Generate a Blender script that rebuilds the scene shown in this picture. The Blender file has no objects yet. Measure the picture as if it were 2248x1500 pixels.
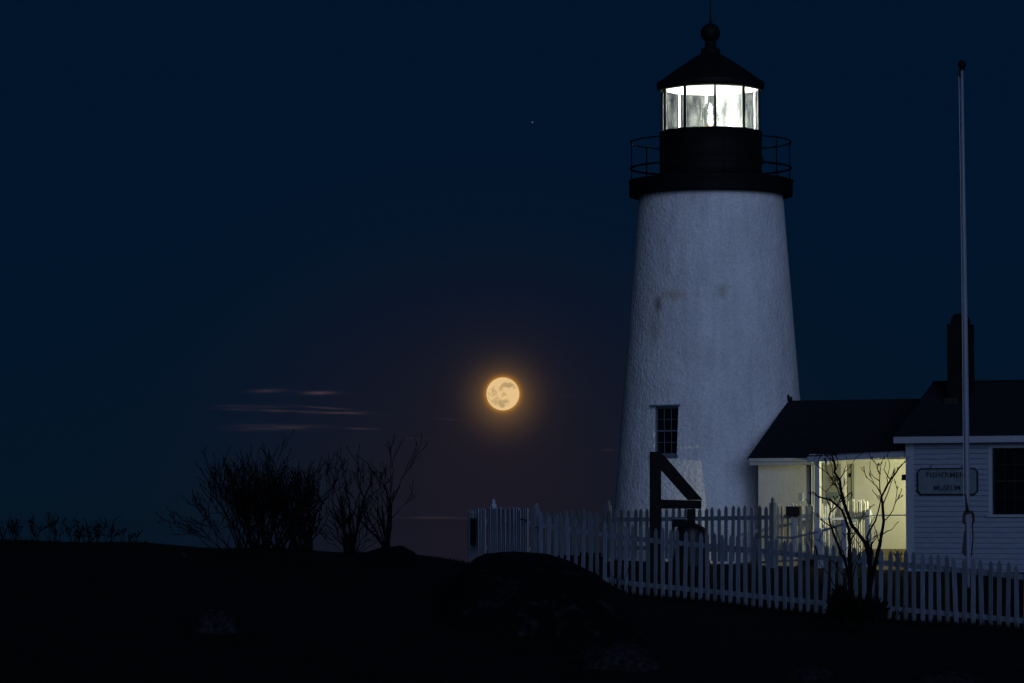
import bpy, bmesh, math, random
from mathutils import Vector, Matrix, noise
R = math.radians
random.seed(7)
scene = bpy.context.scene
col = scene.collection
F = 7930.0                       # focal length in photo pixels (from the moon's 0.52 degree disc)
PITCH = math.atan((1140 - 750) / F)
# ------------------------------------------------------------------ camera
cd = bpy.data.cameras.new('camera'); cam = bpy.data.objects.new('camera', cd); col.objects.link(cam)
cam.location = (0, 0, 0); cam.rotation_euler = (R(90) + PITCH, 0, 0)
cd.sensor_width = 36; cd.lens = F / 2248 * 36; cd.clip_start = 0.5; cd.clip_end = 90000
scene.camera = cam
scene.view_settings.view_transform = 'Standard'; scene.view_settings.look = 'None'
scene.view_settings.gamma = 1; scene.view_settings.exposure = 0
def ray(px, py):
    cp, sp = math.cos(PITCH), math.sin(PITCH)
    a, b = px - 1124, 750 - py
    return Vector((a, F * cp - b * sp, F * sp + b * cp))
def P(px, py, Y):
    d = ray(px, py); return d * (Y / d.y)
# ------------------------------------------------------------------ world: dusk sky, moon halo, thin clouds
w = bpy.data.worlds.new('World'); scene.world = w; w.use_nodes = True
nt = w.node_tree; N = nt.nodes; L = nt.links; N.clear()
def mth(op, a, b=None, c=None, clamp=False):
    n = N.new('ShaderNodeMath'); n.operation = op; n.use_clamp = clamp
    for i, v in enumerate((a, b, c)):
        if v is None: continue
        if isinstance(v, (int, float)): n.inputs[i].default_value = v
        else: L.new(v, n.inputs[i])
    return n.outputs[0]
def mixc(f, a, b, mode='MIX'):
    n = N.new('ShaderNodeMix'); n.data_type = 'RGBA'; n.blend_type = mode; n.clamp_factor = False
    for i, v in ((0, f), (6, a), (7, b)):
        if isinstance(v, (int, float)): n.inputs[i].default_value = v
        elif isinstance(v, tuple): n.inputs[i].default_value = (*v, 1)
        else: L.new(v, n.inputs[i])
    return n.outputs[2]
tc = N.new('ShaderNodeTexCoord'); sx = N.new('ShaderNodeSeparateXYZ'); L.new(tc.outputs['Generated'], sx.inputs[0])
dx, dy, dz = sx.outputs
dys = mth('MAXIMUM', dy, 0.02)
U = mth('MULTIPLY', mth('DIVIDE', dx, dys), F)          # photo-pixel units of angle right of the view axis
V = mth('MULTIPLY', mth('DIVIDE', dz, dys), F)          # and above the horizon
front = mth('GREATER_THAN', dy, 0.05)
def gauss(u, v, su, sv, slope=0.0):
    a = mth('DIVIDE', mth('SUBTRACT', U, u), su)
    vv = mth('SUBTRACT', V, v)
    if slope: vv = mth('SUBTRACT', vv, mth('MULTIPLY', mth('SUBTRACT', U, u), slope))
    b = mth('DIVIDE', vv, sv)
    e = mth('MULTIPLY', mth('ADD', mth('MULTIPLY', a, a), mth('MULTIPLY', b, b)), -1)
    return mth('MULTIPLY', mth('POWER', 2.71828, e), front)
elev = mth('MULTIPLY', mth('MAXIMUM', dz, 0.0), 1.0)
tlow = mth('POWER', 2.71828, mth('MULTIPLY', elev, -1 / 0.05))
c = mixc(tlow, (0.0003, 0.0072, 0.0243), (0.0016, 0.0078, 0.0172))
mU, mV = 1104 - 1124, 1140 - 865
purple = mth('MULTIPLY', gauss(mU - 30, mV - 190, 470, 400), 0.93)
c = mixc(purple, c, (0.0105, 0.0090, 0.0165))
halo = gauss(mU, mV - 8, 58, 58)
c = mixc(halo, c, (0.125, 0.066, 0.018), 'ADD')
halo3 = gauss(mU, mV, 112, 112)
c = mixc(halo3, c, (0.009, 0.004, 0.0), 'ADD')
ru = mth('SUBTRACT', U, mU); rv = mth('SUBTRACT', V, mV)
rr = mth('SQRT', mth('ADD', mth('MULTIPLY', ru, ru), mth('MULTIPLY', rv, rv)))
ring = mth('MULTIPLY', mth('POWER', 2.71828, mth('MULTIPLY', mth('MAXIMUM', mth('SUBTRACT', rr, 35), 0.0), -1 / 4.5)), front)
c = mixc(ring, c, (0.42, 0.16, 0.0), 'ADD')
# thin wisps low in the sky
nz = N.new('ShaderNodeTexNoise'); nz.inputs['Scale'].default_value = 1.0; nz.inputs['Detail'].default_value = 5
cb = N.new('ShaderNodeCombineXYZ'); L.new(mth('MULTIPLY', U, 0.012), cb.inputs[0]); L.new(mth('MULTIPLY', V, 0.11), cb.inputs[1]); L.new(cb.outputs[0], nz.inputs['Vector'])
wis = mth('MULTIPLY', mth('SUBTRACT', nz.outputs[0], 0.28), 2.4, clamp=True)
streaks = None
for (px, py, su, sv, sl, am) in ((590, 858, 36, 4, .04, .75), (702, 863, 32, 3.6, .0, 1.5), (560, 893, 60, 3, -.02, .5), (650, 904, 125, 2.4, -.035, .75),
                                 (755, 907, 45, 2.2, .0, 1.1), (715, 896, 50, 1.9, -.07, .9), (610, 940, 75, 5, .02, .75), (560, 934, 50, 3, .03, .3), (798, 942, 28, 1.8, -.02, 1.5),
                                 (984, 921, 18, 1.8, -.05, .5), (903, 963, 24, 1.6, -.03, .3), (1338, 988, 14, 2, -.03, .8), (1258, 870, 34, 1.6, 0, .22), (965, 1137, 75, 2.2, -.01, .5)):
    g = mth('MULTIPLY', gauss(px - 1124, 1140 - py, su, sv, sl), am)
    streaks = g if streaks is None else mth('ADD', streaks, g)
c = mixc(mth('MULTIPLY', streaks, wis), c, (0.040, 0.023, 0.022), 'ADD')
star = gauss(1169 - 1124, 1140 - 266, 1.3, 1.3)
c = mixc(star, c, (0.16, 0.16, 0.19), 'ADD')
# western twilight behind the camera, low above the horizon
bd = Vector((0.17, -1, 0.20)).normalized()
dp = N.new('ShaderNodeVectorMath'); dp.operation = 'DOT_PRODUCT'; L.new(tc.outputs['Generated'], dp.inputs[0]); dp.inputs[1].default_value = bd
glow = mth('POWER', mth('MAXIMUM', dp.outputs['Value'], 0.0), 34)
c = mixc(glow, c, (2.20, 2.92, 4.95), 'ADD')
sky = N.new('ShaderNodeTexSky'); sky.sky_type = 'NISHITA'; sky.sun_disc = False; sky.sun_elevation = R(-4); sky.sun_rotation = R(187)
c = mixc(0.002, c, sky.outputs[0], 'ADD')
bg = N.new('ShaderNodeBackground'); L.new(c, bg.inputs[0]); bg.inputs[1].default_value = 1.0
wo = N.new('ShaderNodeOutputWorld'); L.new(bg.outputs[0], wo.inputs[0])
# moonlight: one faint warm sun lamp from the moon
sd = bpy.data.lights.new('moonlight', 'SUN'); sd.energy = 0.0001; sd.angle = R(0.5); sd.color = (1, .72, .42)
so = bpy.data.objects.new('moonlight', sd); col.objects.link(so)
so.rotation_euler = (-ray(1104, 865)).to_track_quat('-Z', 'Y').to_euler()

# ------------------------------------------------------------------ helpers
def mat(name, c, rough=.8, var=.2, scale=6, bump=.15, spec=.3, metal=0, stretch=None, bscale=None):
    m = bpy.data.materials.new(name); m.use_nodes = True
    t = m.node_tree; b = t.nodes['Principled BSDF']
    b.inputs['Roughness'].default_value = rough; b.inputs['Specular IOR Level'].default_value = spec; b.inputs['Metallic'].default_value = metal
    co = t.nodes.new('ShaderNodeTexCoord'); mp = t.nodes.new('ShaderNodeMapping'); t.links.new(co.outputs['Object'], mp.inputs[0])
    if stretch: mp.inputs['Scale'].default_value = stretch
    n = t.nodes.new('ShaderNodeTexNoise'); n.inputs['Scale'].default_value = scale; n.inputs['Detail'].default_value = 8; n.inputs['Roughness'].default_value = .65
    t.links.new(mp.outputs[0], n.inputs['Vector'])
    cr = t.nodes.new('ShaderNodeValToRGB'); e = cr.color_ramp.elements
    e[0].position = .3; e[1].position = .7
    e[0].color = (*[x * (1 - var) for x in c], 1); e[1].color = (*[min(1, x * (1 + var)) for x in c], 1)
    t.links.new(n.outputs[0], cr.inputs[0]); t.links.new(cr.outputs[0], b.inputs['Base Color'])
    if bump:
        n2 = t.nodes.new('ShaderNodeTexNoise'); n2.inputs['Scale'].default_value = bscale or scale * 6; n2.inputs['Detail'].default_value = 6
        t.links.new(mp.outputs[0], n2.inputs['Vector'])
        bm = t.nodes.new('ShaderNodeBump'); bm.inputs['Strength'].default_value = bump; bm.inputs['Distance'].default_value = .02
        t.links.new(n2.outputs[0], bm.inputs['Height']); t.links.new(bm.outputs[0], b.inputs['Normal'])
    m['cr'] = cr.name
    return m
def tag(o, label=None, cat=None, group=None, kind=None):
    if label: o['label'] = label
    if cat: o['category'] = cat
    if group: o['group'] = group
    if kind: o['kind'] = kind
    return o
def empty(name, loc, label, cat, group=None):
    o = bpy.data.objects.new(name, None); o.location = loc; o.empty_display_size = .2; col.objects.link(o)
    return tag(o, label, cat, group)
def root_loc(o):
    v = Vector((0, 0, 0))
    while o is not None: v += o.location; o = o.parent
    return v
class MB:
    def __init__(s): s.v = []; s.f = []; s.sm = []
    def add(s, vs, fs, smooth=False):
        k = len(s.v); s.v += [Vector(x) for x in vs]; s.f += [tuple(i + k for i in f) for f in fs]; s.sm += [smooth] * len(fs)
    def hexa(s, p):      # 8 points: bottom 4 ccw, top 4 ccw
        s.add(p, [(0, 3, 2, 1), (4, 5, 6, 7), (0, 1, 5, 4), (1, 2, 6, 5), (2, 3, 7, 6), (3, 0, 4, 7)])
    def box(s, o, a, b, c):   # corner + three edge vectors
        o, a, b, c = map(Vector, (o, a, b, c))
        s.hexa([o, o + a, o + a + b, o + b, o + c, o + a + c, o + a + b + c, o + b + c])
    def bar(s, p, q, wd, th, up=Vector((0, 0, 1))):
        p, q = Vector(p), Vector(q); d = (q - p).normalized(); sd_ = d.cross(up)
        if sd_.length < 1e-4: sd_ = d.cross(Vector((0, 1, 0)))
        sd_.normalize(); u = sd_.cross(d).normalized()
        o = p - sd_ * wd / 2 - u * th / 2
        s.hexa([o, o + sd_ * wd, o + sd_ * wd + (q - p), o + (q - p), o + u * th, o + sd_ * wd + u * th, o + sd_ * wd + (q - p) + u * th, o + (q - p) + u * th])
    def tube(s, pts, rad, n=6, closed=False):
        pts = [Vector(p) for p in pts]; m = len(pts)
        if not isinstance(rad, (list, tuple)): rad = [rad] * m
        vs = []
        ref = Vector((0.31, 0.2, 0.93)).normalized()
        for i, p in enumerate(pts):
            a = pts[(i - 1) % m if closed else max(i - 1, 0)]; b = pts[(i + 1) % m if closed else min(i + 1, m - 1)]
            d = (b - a).normalized(); r_ = ref
            if abs(d.dot(r_)) > .97: r_ = Vector((1, 0, 0))
            x = d.cross(r_).normalized(); y = d.cross(x)
            for k in range(n):
                t = 2 * math.pi * k / n; vs.append(p + (x * math.cos(t) + y * math.sin(t)) * rad[i])
        fs = []
        for i in range(m if closed else m - 1):
            j = (i + 1) % m
            for k in range(n): fs.append((i * n + k, i * n + (k + 1) % n, j * n + (k + 1) % n, j * n + k))
        if not closed: fs.append(tuple(range(n - 1, -1, -1))); fs.append(tuple((m - 1) * n + k for k in range(n)))
        s.add(vs, fs, True)
    def lathe(s, prof, cen, n=48, a0=0.0, smooth=True, closed=False):
        cen = Vector(cen); vs = []
        for (r_, z) in prof:
            for k in range(n):
                t = a0 + 2 * math.pi * k / n; vs.append(cen + Vector((r_ * math.sin(t), -r_ * math.cos(t), z)))
        fs = []; m = len(prof)
        for i in range(m if closed else m - 1):
            j = (i + 1) % m
            for k in range(n): fs.append((i * n + k, i * n + (k + 1) % n, j * n + (k + 1) % n, j * n + k))
        s.add(vs, fs, smooth)
    def ball(s, c_, r_, n=16):
        s.lathe([(max(1e-4, r_ * math.sin(math.pi * i / n)), -r_ * math.cos(math.pi * i / n)) for i in range(n + 1)], c_, n * 2)
    def build(s, name, m, parent=None, world=True, recalc=True):
        off = root_loc(parent) if (parent and world) else Vector((0, 0, 0))
        me = bpy.data.meshes.new(name); me.from_pydata([tuple(v - off) for v in s.v], [], s.f)
        me.polygons.foreach_set('use_smooth', s.sm); me.materials.append(m); me.update()
        if recalc:
            bmm = bmesh.new(); bmm.from_mesh(me); bmesh.ops.recalc_face_normals(bmm, faces=bmm.faces); bmm.to_mesh(me); bmm.free()
        o = bpy.data.objects.new(name, me); col.objects.link(o)
        if parent: o.parent = parent
        return o
def text_mesh(name, s, m, origin, ax, up, width, height, depth, parent):
    cu = bpy.data.curves.new('t', 'FONT'); cu.body = s; cu.extrude = .02; cu.offset = .008; cu.resolution_u = 3
    o = bpy.data.objects.new('t', cu); col.objects.link(o); bpy.context.view_layer.update()
    me = bpy.data.meshes.new_from_object(o.evaluated_get(bpy.context.evaluated_depsgraph_get()))
    bpy.data.objects.remove(o)
    xs = [v.co.x for v in me.vertices]; ys = [v.co.y for v in me.vertices]; x0, x1, y0, y1 = min(xs), max(xs), min(ys), max(ys)
    ax = Vector(ax).normalized(); up = Vector(up).normalized(); nn = ax.cross(up)
    off = root_loc(parent)
    for v in me.vertices:
        a = (v.co.x - x0) / (x1 - x0) * width; b = (v.co.y - y0) / (y1 - y0) * height; c_ = (v.co.z / .02) * depth
        v.co = Vector(origin) + ax * a + up * b + nn * c_ - off
    me.materials.clear(); me.materials.append(m); ob = bpy.data.objects.new(name, me); col.objects.link(ob); ob.parent = parent
    return ob

# ------------------------------------------------------------------ materials
M = {}
M['ground'] = mat('dark_turf', (.0045, .005, .004), .95, .5, 1.2, .6, spec=.1)
M['grass'] = mat('winter_grass', (.006, .006, .0045), .9, .4, 3, 0, spec=.1)
M['rock'] = mat('granite', (.016, .015, .018), .95, .85, 3.6, .9, spec=.08, bscale=9)
def patchy(m, lo, hi, a, b):
    cr = m.node_tree.nodes[m['cr']].color_ramp.elements; cr[0].position = a; cr[1].position = b; cr[0].color = (*lo, 1); cr[1].color = (*hi, 1)
patchy(M['rock'], (.003, .003, .0035), (.034, .033, .038), .55, .76)
M['boulder'] = mat('lichened_granite', (.03, .03, .034), .95, .5, 14, .9, spec=.08, bscale=12)
patchy(M['boulder'], (.004, .004, .005), (.028, .027, .032), .40, .72)
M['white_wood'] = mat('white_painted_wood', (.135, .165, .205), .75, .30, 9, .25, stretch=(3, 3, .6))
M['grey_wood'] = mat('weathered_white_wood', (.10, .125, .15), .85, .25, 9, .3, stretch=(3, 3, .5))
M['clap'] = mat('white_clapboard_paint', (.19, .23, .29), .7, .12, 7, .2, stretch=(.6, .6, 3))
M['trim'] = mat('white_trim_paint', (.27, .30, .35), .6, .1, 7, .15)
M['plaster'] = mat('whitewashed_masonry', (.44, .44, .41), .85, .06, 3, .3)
M['black'] = mat('black_painted_iron', (.006, .006, .006), .6, .4, 8, .1, spec=.10)
M['timber'] = mat('tarred_timber', (.006, .006, .006), .8, .4, 5, .3, spec=.15, stretch=(1, 1, .3))
M['bronze'] = mat('dark_bronze', (.007, .007, .006), .55, .3, 5, .1, spec=.3)
M['roof'] = mat('dark_asphalt_shingle', (.012, .013, .018), .9, .5, 9, .5, spec=.15, stretch=(1, 1, 4))
M['chim'] = mat('sooty_brick', (.008, .007, .007), .9, .3, 4, .4, spec=.1)
M['bark'] = mat('bare_bark', (.004, .0036, .0035), .9, .3, 8, 0, spec=.1)
M['leaf'] = mat('dark_juniper', (.004, .005, .0035), .9, .4, 6, 0, spec=.1)
M['signf'] = mat('weathered_blue_grey_signboard', (.11, .15, .17), .7, .3, 9, .2)
M['signb'] = mat('black_sign_paint', (.010, .011, .013), .6, .2, 9, 0)
M['brown'] = mat('dark_brown_board', (.018, .013, .009), .7, .4, 14, .2)
M['door'] = mat('grey_door_paint', (.24, .25, .22), .6, .08, 5, .1)
M['rope'] = mat('pale_rope', (.45, .45, .40), .9, .2, 60, .3)
M['rust'] = mat('rusty_iron', (.035, .018, .012), .8, .5, 20, .4)
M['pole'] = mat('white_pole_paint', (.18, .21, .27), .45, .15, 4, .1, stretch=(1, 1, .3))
M['base'] = mat('brown_baseboard', (.13, .11, .07), .8, .3, 8, .2)
M['ceil'] = mat('white_lantern_ceiling', (.85, .86, .85), .6, .03, 4, 0)
M['brass'] = mat('brass_lens_frame', (.35, .27, .10), .3, .2, 9, 0, metal=1)
# dark window glass
def glass_dark(name):
    m = bpy.data.materials.new(name); m.use_nodes = True; b = m.node_tree.nodes['Principled BSDF']
    b.inputs['Base Color'].default_value = (.004, .004, .006, 1); b.inputs['Roughness'].default_value = .12; b.inputs['Specular IOR Level'].default_value = .4
    t = m.node_tree; n = t.nodes.new('ShaderNodeTexNoise'); n.inputs['Scale'].default_value = 3; bm = t.nodes.new('ShaderNodeBump'); bm.inputs['Strength'].default_value = .05
    t.links.new(n.outputs[0], bm.inputs['Height']); t.links.new(bm.outputs[0], b.inputs['Normal'])
    return m
M['glass'] = glass_dark('dark_window_glass')
# lantern pane: clear glass with a salty film that catches the lamp
def pane_mat(lo_=.006, hi_=.08):
    m = bpy.data.materials.new('salt_filmed_glass'); m.use_nodes = True; t = m.node_tree; t.nodes.clear()
    o = t.nodes.new('ShaderNodeOutputMaterial'); tr = t.nodes.new('ShaderNodeBsdfTransparent'); tl = t.nodes.new('ShaderNodeBsdfTranslucent'); gl = t.nodes.new('ShaderNodeBsdfGlossy')
    gl.inputs['Roughness'].default_value = .04; tl.inputs[0].default_value = (.8, .82, .8, 1); tr.inputs[0].default_value = (.93, .95, .94, 1)
    co = t.nodes.new('ShaderNodeTexCoord'); mp = t.nodes.new('ShaderNodeMapping'); mp.inputs['Scale'].default_value = (4, 4, 1.2)
    n = t.nodes.new('ShaderNodeTexNoise'); n.inputs['Scale'].default_value = 1.3; n.inputs['Detail'].default_value = 7; n.inputs['Roughness'].default_value = .7
    t.links.new(co.outputs['Object'], mp.inputs[0]); t.links.new(mp.outputs[0], n.inputs['Vector'])
    mr = t.nodes.new('ShaderNodeMapRange'); mr.inputs[1].default_value = .42; mr.inputs[2].default_value = .75; mr.inputs[3].default_value = lo_; mr.inputs[4].default_value = hi_
    t.links.new(n.outputs[0], mr.inputs[0])
    m1 = t.nodes.new('ShaderNodeMixShader'); m2 = t.nodes.new('ShaderNodeMixShader')
    t.links.new(mr.outputs[0], m1.inputs[0]); t.links.new(tr.outputs[0], m1.inputs[1]); t.links.new(tl.outputs[0], m1.inputs[2])
    m2.inputs[0].default_value = .05; t.links.new(m1.outputs[0], m2.inputs[1]); t.links.new(gl.outputs[0], m2.inputs[2]); t.links.new(m2.outputs[0], o.inputs[0])
    return m
M['pane'] = pane_mat()
def emit(name, c_, s):
    m = bpy.data.materials.new(name); m.use_nodes = True; t = m.node_tree; t.nodes.clear()
    o = t.nodes.new('ShaderNodeOutputMaterial'); e = t.nodes.new('ShaderNodeEmission'); e.inputs[0].default_value = (*c_, 1); e.inputs[1].default_value = s
    t.links.new(e.outputs[0], o.inputs[0]); return m

# ------------------------------------------------------------------ ground and sea
def lerp(a, b, t): return a + (b - a) * t
def interp(xs, ys, x):
    if x <= xs[0]: return ys[0]
    for i in range(len(xs) - 1):
        if x <= xs[i + 1]: return lerp(ys[i], ys[i + 1], (x - xs[i]) / (xs[i + 1] - xs[i]))
    return ys[-1]
def sm(t): t = max(0, min(1, t)); return t * t * (3 - 2 * t)
# front fence line: photo column -> depth, bottom row, top row
FX = [1165, 1250, 1395, 1550, 1700, 1990, 2130, 2230, 2330]
FB = [1262, 1278, 1306, 1318, 1337, 1362, 1371, 1382, 1392]
FT = [1122, 1133, 1155, 1168, 1184, 1212, 1224, 1236, 1247]
def fenceY(px): return lerp(62.0, 55.0, (px - 1165) / 1083.0)
def crest(px): return interp([-400, 0, 250, 400, 700, 830, 1000, 1045, 1165], [1180, 1186, 1190, 1198, 1209, 1212, 1228, 1230, 1245], px)
def ground(x, Y):
    px = 1124 + x / max(Y, 20) * F
    if Y < 1: px = 1124 + x / 20 * F
    # reference ridge (crest on the left, fence foot on the right)
    yr = 60.0 if px < 1165 else fenceY(min(px, 2600))
    if px < 1000: zr = -(crest(px) - 1140) / F * 60
    elif px < 1165:
        t = (px - 1000) / 165; zr = lerp(-(1228 - 1140) / F * 60, -(1262 - 1140) / F * 62, t); yr = lerp(60, 62, t)
    else: zr = -(interp(FX, FB, px) - 1140) / F * yr - .02
    zf = -2.12
    if Y < 30: z = -1.66 - .1 * max(0, Y) / 30
    elif Y < 46: z = lerp(-1.76, zf, sm((Y - 30) / 16))
    elif Y < yr: z = lerp(zf, zr, ((Y - 46) / (yr - 46)) ** .9)
    else:
        zl = zr - (Y - yr) * .11                         # falls away behind the crest on the left
        zb = interp([1165, 1400, 1993, 2400], [-.80, -.86, -1.0, -1.02], px)
        zrr = lerp(zr, zb, sm((Y - yr) / max(1, (70 - yr))))
        t = sm((px - 1000) / 230)
        z = lerp(zl, zrr, t)
    edge = 92 + 4 * math.sin(x * .07)
    if Y > edge: z -= (Y - edge) * .55
    if px < 1000 and Y > 66: z -= (Y - 66) * .12
    amp = .035 if 30 < Y < 90 else .02
    z += (noise.noise(Vector((x * .9, Y * .5, 3))) * amp + noise.noise(Vector((x * .2, Y * .15, 9))) * .0)
    return max(z, -16)
xs = [-400, -200, -100, -60, -40, -25, -18] + [-14 + i * .4 for i in range(71)] + [18, 25, 40, 60, 100, 200, 400]
ys = [-60, -20, 0, 10, 20, 28, 32, 36, 40] + [42 + i * .4 for i in range(101)] + [84, 87, 90, 93, 96, 100, 106, 112, 120, 130]
g = MB(); g.add([(x, y, ground(x, y)) for y in ys for x in xs],
                [(j * len(xs) + i, j * len(xs) + i + 1, (j + 1) * len(xs) + i + 1, (j + 1) * len(xs) + i) for j in range(len(ys) - 1) for i in range(len(xs) - 1)], True)
tag(g.build('ground', M['ground'], recalc=False), kind='structure')
sea_m = bpy.data.materials.new('dark_sea_water'); sea_m.use_nodes = True
b = sea_m.node_tree.nodes['Principled BSDF']; b.inputs['Base Color'].default_value = (.003, .006, .010, 1); b.inputs['Roughness'].default_value = .03; b.inputs['IOR'].default_value = 1.33
t_ = sea_m.node_tree; n_ = t_.nodes.new('ShaderNodeTexNoise'); n_.inputs['Scale'].default_value = .12; n_.inputs['Detail'].default_value = 6
c_ = t_.nodes.new('ShaderNodeTexCoord'); mp_ = t_.nodes.new('ShaderNodeMapping'); mp_.inputs['Scale'].default_value = (.35, 1, 1); bm_ = t_.nodes.new('ShaderNodeBump'); bm_.inputs['Strength'].default_value = .012; bm_.inputs['Distance'].default_value = 1
t_.links.new(c_.outputs['Object'], mp_.inputs[0]); t_.links.new(mp_.outputs[0], n_.inputs['Vector']); t_.links.new(n_.outputs[0], bm_.inputs['Height']); t_.links.new(bm_.outputs[0], b.inputs['Normal'])
s_ = MB(); s_.add([(-40000, 60, -12), (40000, 60, -12), (40000, 70000, -12), (-40000, 70000, -12)], [(0, 1, 2, 3)])
tag(s_.build('sea', sea_m, recalc=False), kind='structure')

# ------------------------------------------------------------------ moon
YM = 30000.0; mc = P(1104, 865, YM); mr_ = 36.0 / F * mc.length
mm = bpy.data.materials.new('moon_surface'); mm.use_nodes = True; t = mm.node_tree; t.nodes.clear()
o_ = t.nodes.new('ShaderNodeOutputMaterial'); e_ = t.nodes.new('ShaderNodeEmission'); t.links.new(e_.outputs[0], o_.inputs[0])
co = t.nodes.new('ShaderNodeTexCoord'); mp = t.nodes.new('ShaderNodeMapping'); mp.inputs['Scale'].default_value = (1 / mr_,) * 3; t.links.new(co.outputs['Object'], mp.inputs[0])
nn = t.nodes.new('ShaderNodeTexNoise'); nn.inputs['Scale'].default_value = 4.5; nn.inputs['Detail'].default_value = 7; nn.inputs['Roughness'].default_value = .62; t.links.new(mp.outputs[0], nn.inputs['Vector'])
sep = t.nodes.new('ShaderNodeSeparateXYZ'); t.links.new(mp.outputs[0], sep.inputs[0])
def m2(op, a, b=None, clamp=False):
    n = t.nodes.new('ShaderNodeMath'); n.operation = op; n.use_clamp = clamp
    for i, v in enumerate((a, b)):
        if v is None: continue
        if isinstance(v, (int, float)): n.inputs[i].default_value = v
        else: t.links.new(v, n.inputs[i])
    return n.outputs[0]
tot = None   # maria as soft blobs at their places on the disc, broken up by noise
for (bx, bz, ba, bb, am) in ((.12, .52, .34, .16, 1), (.45, .50, .28, .17, .9), (-.52, .12, .30, .30, .85), (-.05, .30, .16, .16, .8), (.05, -.05, .16, .18, .8), (-.45, -.42, .42, .26, .75), (.18, -.48, .30, .22, .9),
                         (.0, -.75, .2, .12, .7), (.72, .32, .16, .12, .7), (.34, .82, .14, .06, .8), (-.85, -.1, .12, .3, .5), (-.25, -.65, .3, .16, .6)):
    a = m2('DIVIDE', m2('SUBTRACT', sep.outputs[0], bx), ba); b2 = m2('DIVIDE', m2('SUBTRACT', sep.outputs[2], bz), bb)
    gq = m2('MULTIPLY', m2('POWER', 2.71828, m2('MULTIPLY', m2('ADD', m2('MULTIPLY', a, a), m2('MULTIPLY', b2, b2)), -1)), am)
    tot = gq if tot is None else m2('ADD', tot, gq)
fac = m2('MULTIPLY', m2('SUBTRACT', m2('ADD', tot, m2('MULTIPLY', m2('SUBTRACT', nn.outputs[0], .5), 2.6)), .38), 1.5, True)
crm = t.nodes.new('ShaderNodeMix'); crm.data_type = 'RGBA'; crm.inputs[6].default_value = (.79, .53, .25, 1); crm.inputs[7].default_value = (.46, .32, .15, 1); t.links.new(fac, crm.inputs[0])
t.links.new(crm.outputs[2], e_.inputs[0])
mb = MB(); mb.ball(mc, mr_, 32)
mo = mb.build('moon', mm); mo.location = mc
for v in mo.data.vertices: v.co -= mc
tag(mo, 'full orange moon with grey patches low over the sea', 'moon')

# ------------------------------------------------------------------ lighthouse
TY = 75.5; TX = P(1562.5, 1140, TY).x
def tz(py): return P(1562, py, TY).z
k_ = TY / F
LH = empty('lighthouse', (TX, TY, -1.0), 'tapering white stone lighthouse tower with black lantern room and lit lamp', 'lighthouse')
def tr(py): return (158.5 + (py - 430) * .0800) * k_
def oc(dx_, dy_, z): return (TX + dx_, TY + dy_, z)
# masonry with window recess cut by boolean
prof = []
for py in list(range(1260, 405, -18)) + [405]:
    prof.append((tr(py), tz(py)))
inner = [(r_ - .45, z) for r_, z in reversed(prof)]
tw = MB(); tw.lathe(prof + inner, (TX, TY, 0), 96, closed=True)
tower_m = mat('whitewashed_rubble', (.65, .66, .66), .9, .20, 24, 1.0, bscale=14)
for n_b in tower_m.node_tree.nodes:
    if n_b.type == 'BUMP': n_b.inputs['Distance'].default_value = .032
tn = tower_m.node_tree; bs = tn.nodes['Principled BSDF']; basec = bs.inputs['Base Color'].links[0].from_socket
tco = tn.nodes.new('ShaderNodeTexCoord')
def stain(prev, p, rad, colr, amt):
    vm = tn.nodes.new('ShaderNodeVectorMath'); vm.operation = 'SUBTRACT'; tn.links.new(tco.outputs['Object'], vm.inputs[0]); vm.inputs[1].default_value = p
    sc = tn.nodes.new('ShaderNodeVectorMath'); sc.operation = 'DIVIDE'; tn.links.new(vm.outputs[0], sc.inputs[0]); sc.inputs[1].default_value = rad
    ln = tn.nodes.new('ShaderNodeVectorMath'); ln.operation = 'LENGTH'; tn.links.new(sc.outputs[0], ln.inputs[0])
    no = tn.nodes.new('ShaderNodeTexNoise'); no.inputs['Scale'].default_value = 5; no.inputs['Detail'].default_value = 6; tn.links.new(tco.outputs['Object'], no.inputs['Vector'])
    a = tn.nodes.new('ShaderNodeMath'); a.operation = 'MULTIPLY_ADD'; tn.links.new(no.outputs[0], a.inputs[0]); a.inputs[1].default_value = 1.3; tn.links.new(ln.outputs['Value'], a.inputs[2])
    mr = tn.nodes.new('ShaderNodeMapRange'); mr.inputs[1].default_value = .75; mr.inputs[2].default_value = 1.6; mr.inputs[3].default_value = amt; mr.inputs[4].default_value = 0; tn.links.new(a.outputs[0], mr.inputs[0])
    mx = tn.nodes.new('ShaderNodeMix'); mx.data_type = 'RGBA'; tn.links.new(mr.outputs[0], mx.inputs[0]); tn.links.new(prev, mx.inputs[6]); mx.inputs[7].default_value = (*colr, 1)
    return mx.outputs[2]
def tloc(px, py):    # object-space point on the tower face under a photo pixel
    x = (px - 1562.5) * k_; r_ = tr(py); return (x, -math.sqrt(max(0, r_ * r_ - x * x)), tz(py) + 1.0)
vo = tn.nodes.new('ShaderNodeTexVoronoi'); vo.feature = 'SMOOTH_F1'; vo.inputs['Scale'].default_value = 3.4; vmp = tn.nodes.new('ShaderNodeMapping'); vmp.inputs['Scale'].default_value = (1, 1, 1.7)
tn.links.new(tco.outputs['Object'], vmp.inputs[0]); tn.links.new(vmp.outputs[0], vo.inputs['Vector'])
vb = tn.nodes.new('ShaderNodeBump'); vb.inputs['Strength'].default_value = .55; vb.inputs['Distance'].default_value = .03; vb.invert = True; tn.links.new(vo.outputs['Distance'], vb.inputs['Height'])
tn.links.new(bs.inputs['Normal'].links[0].from_socket, vb.inputs['Normal']); tn.links.new(vb.outputs[0], bs.inputs['Normal'])
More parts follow.
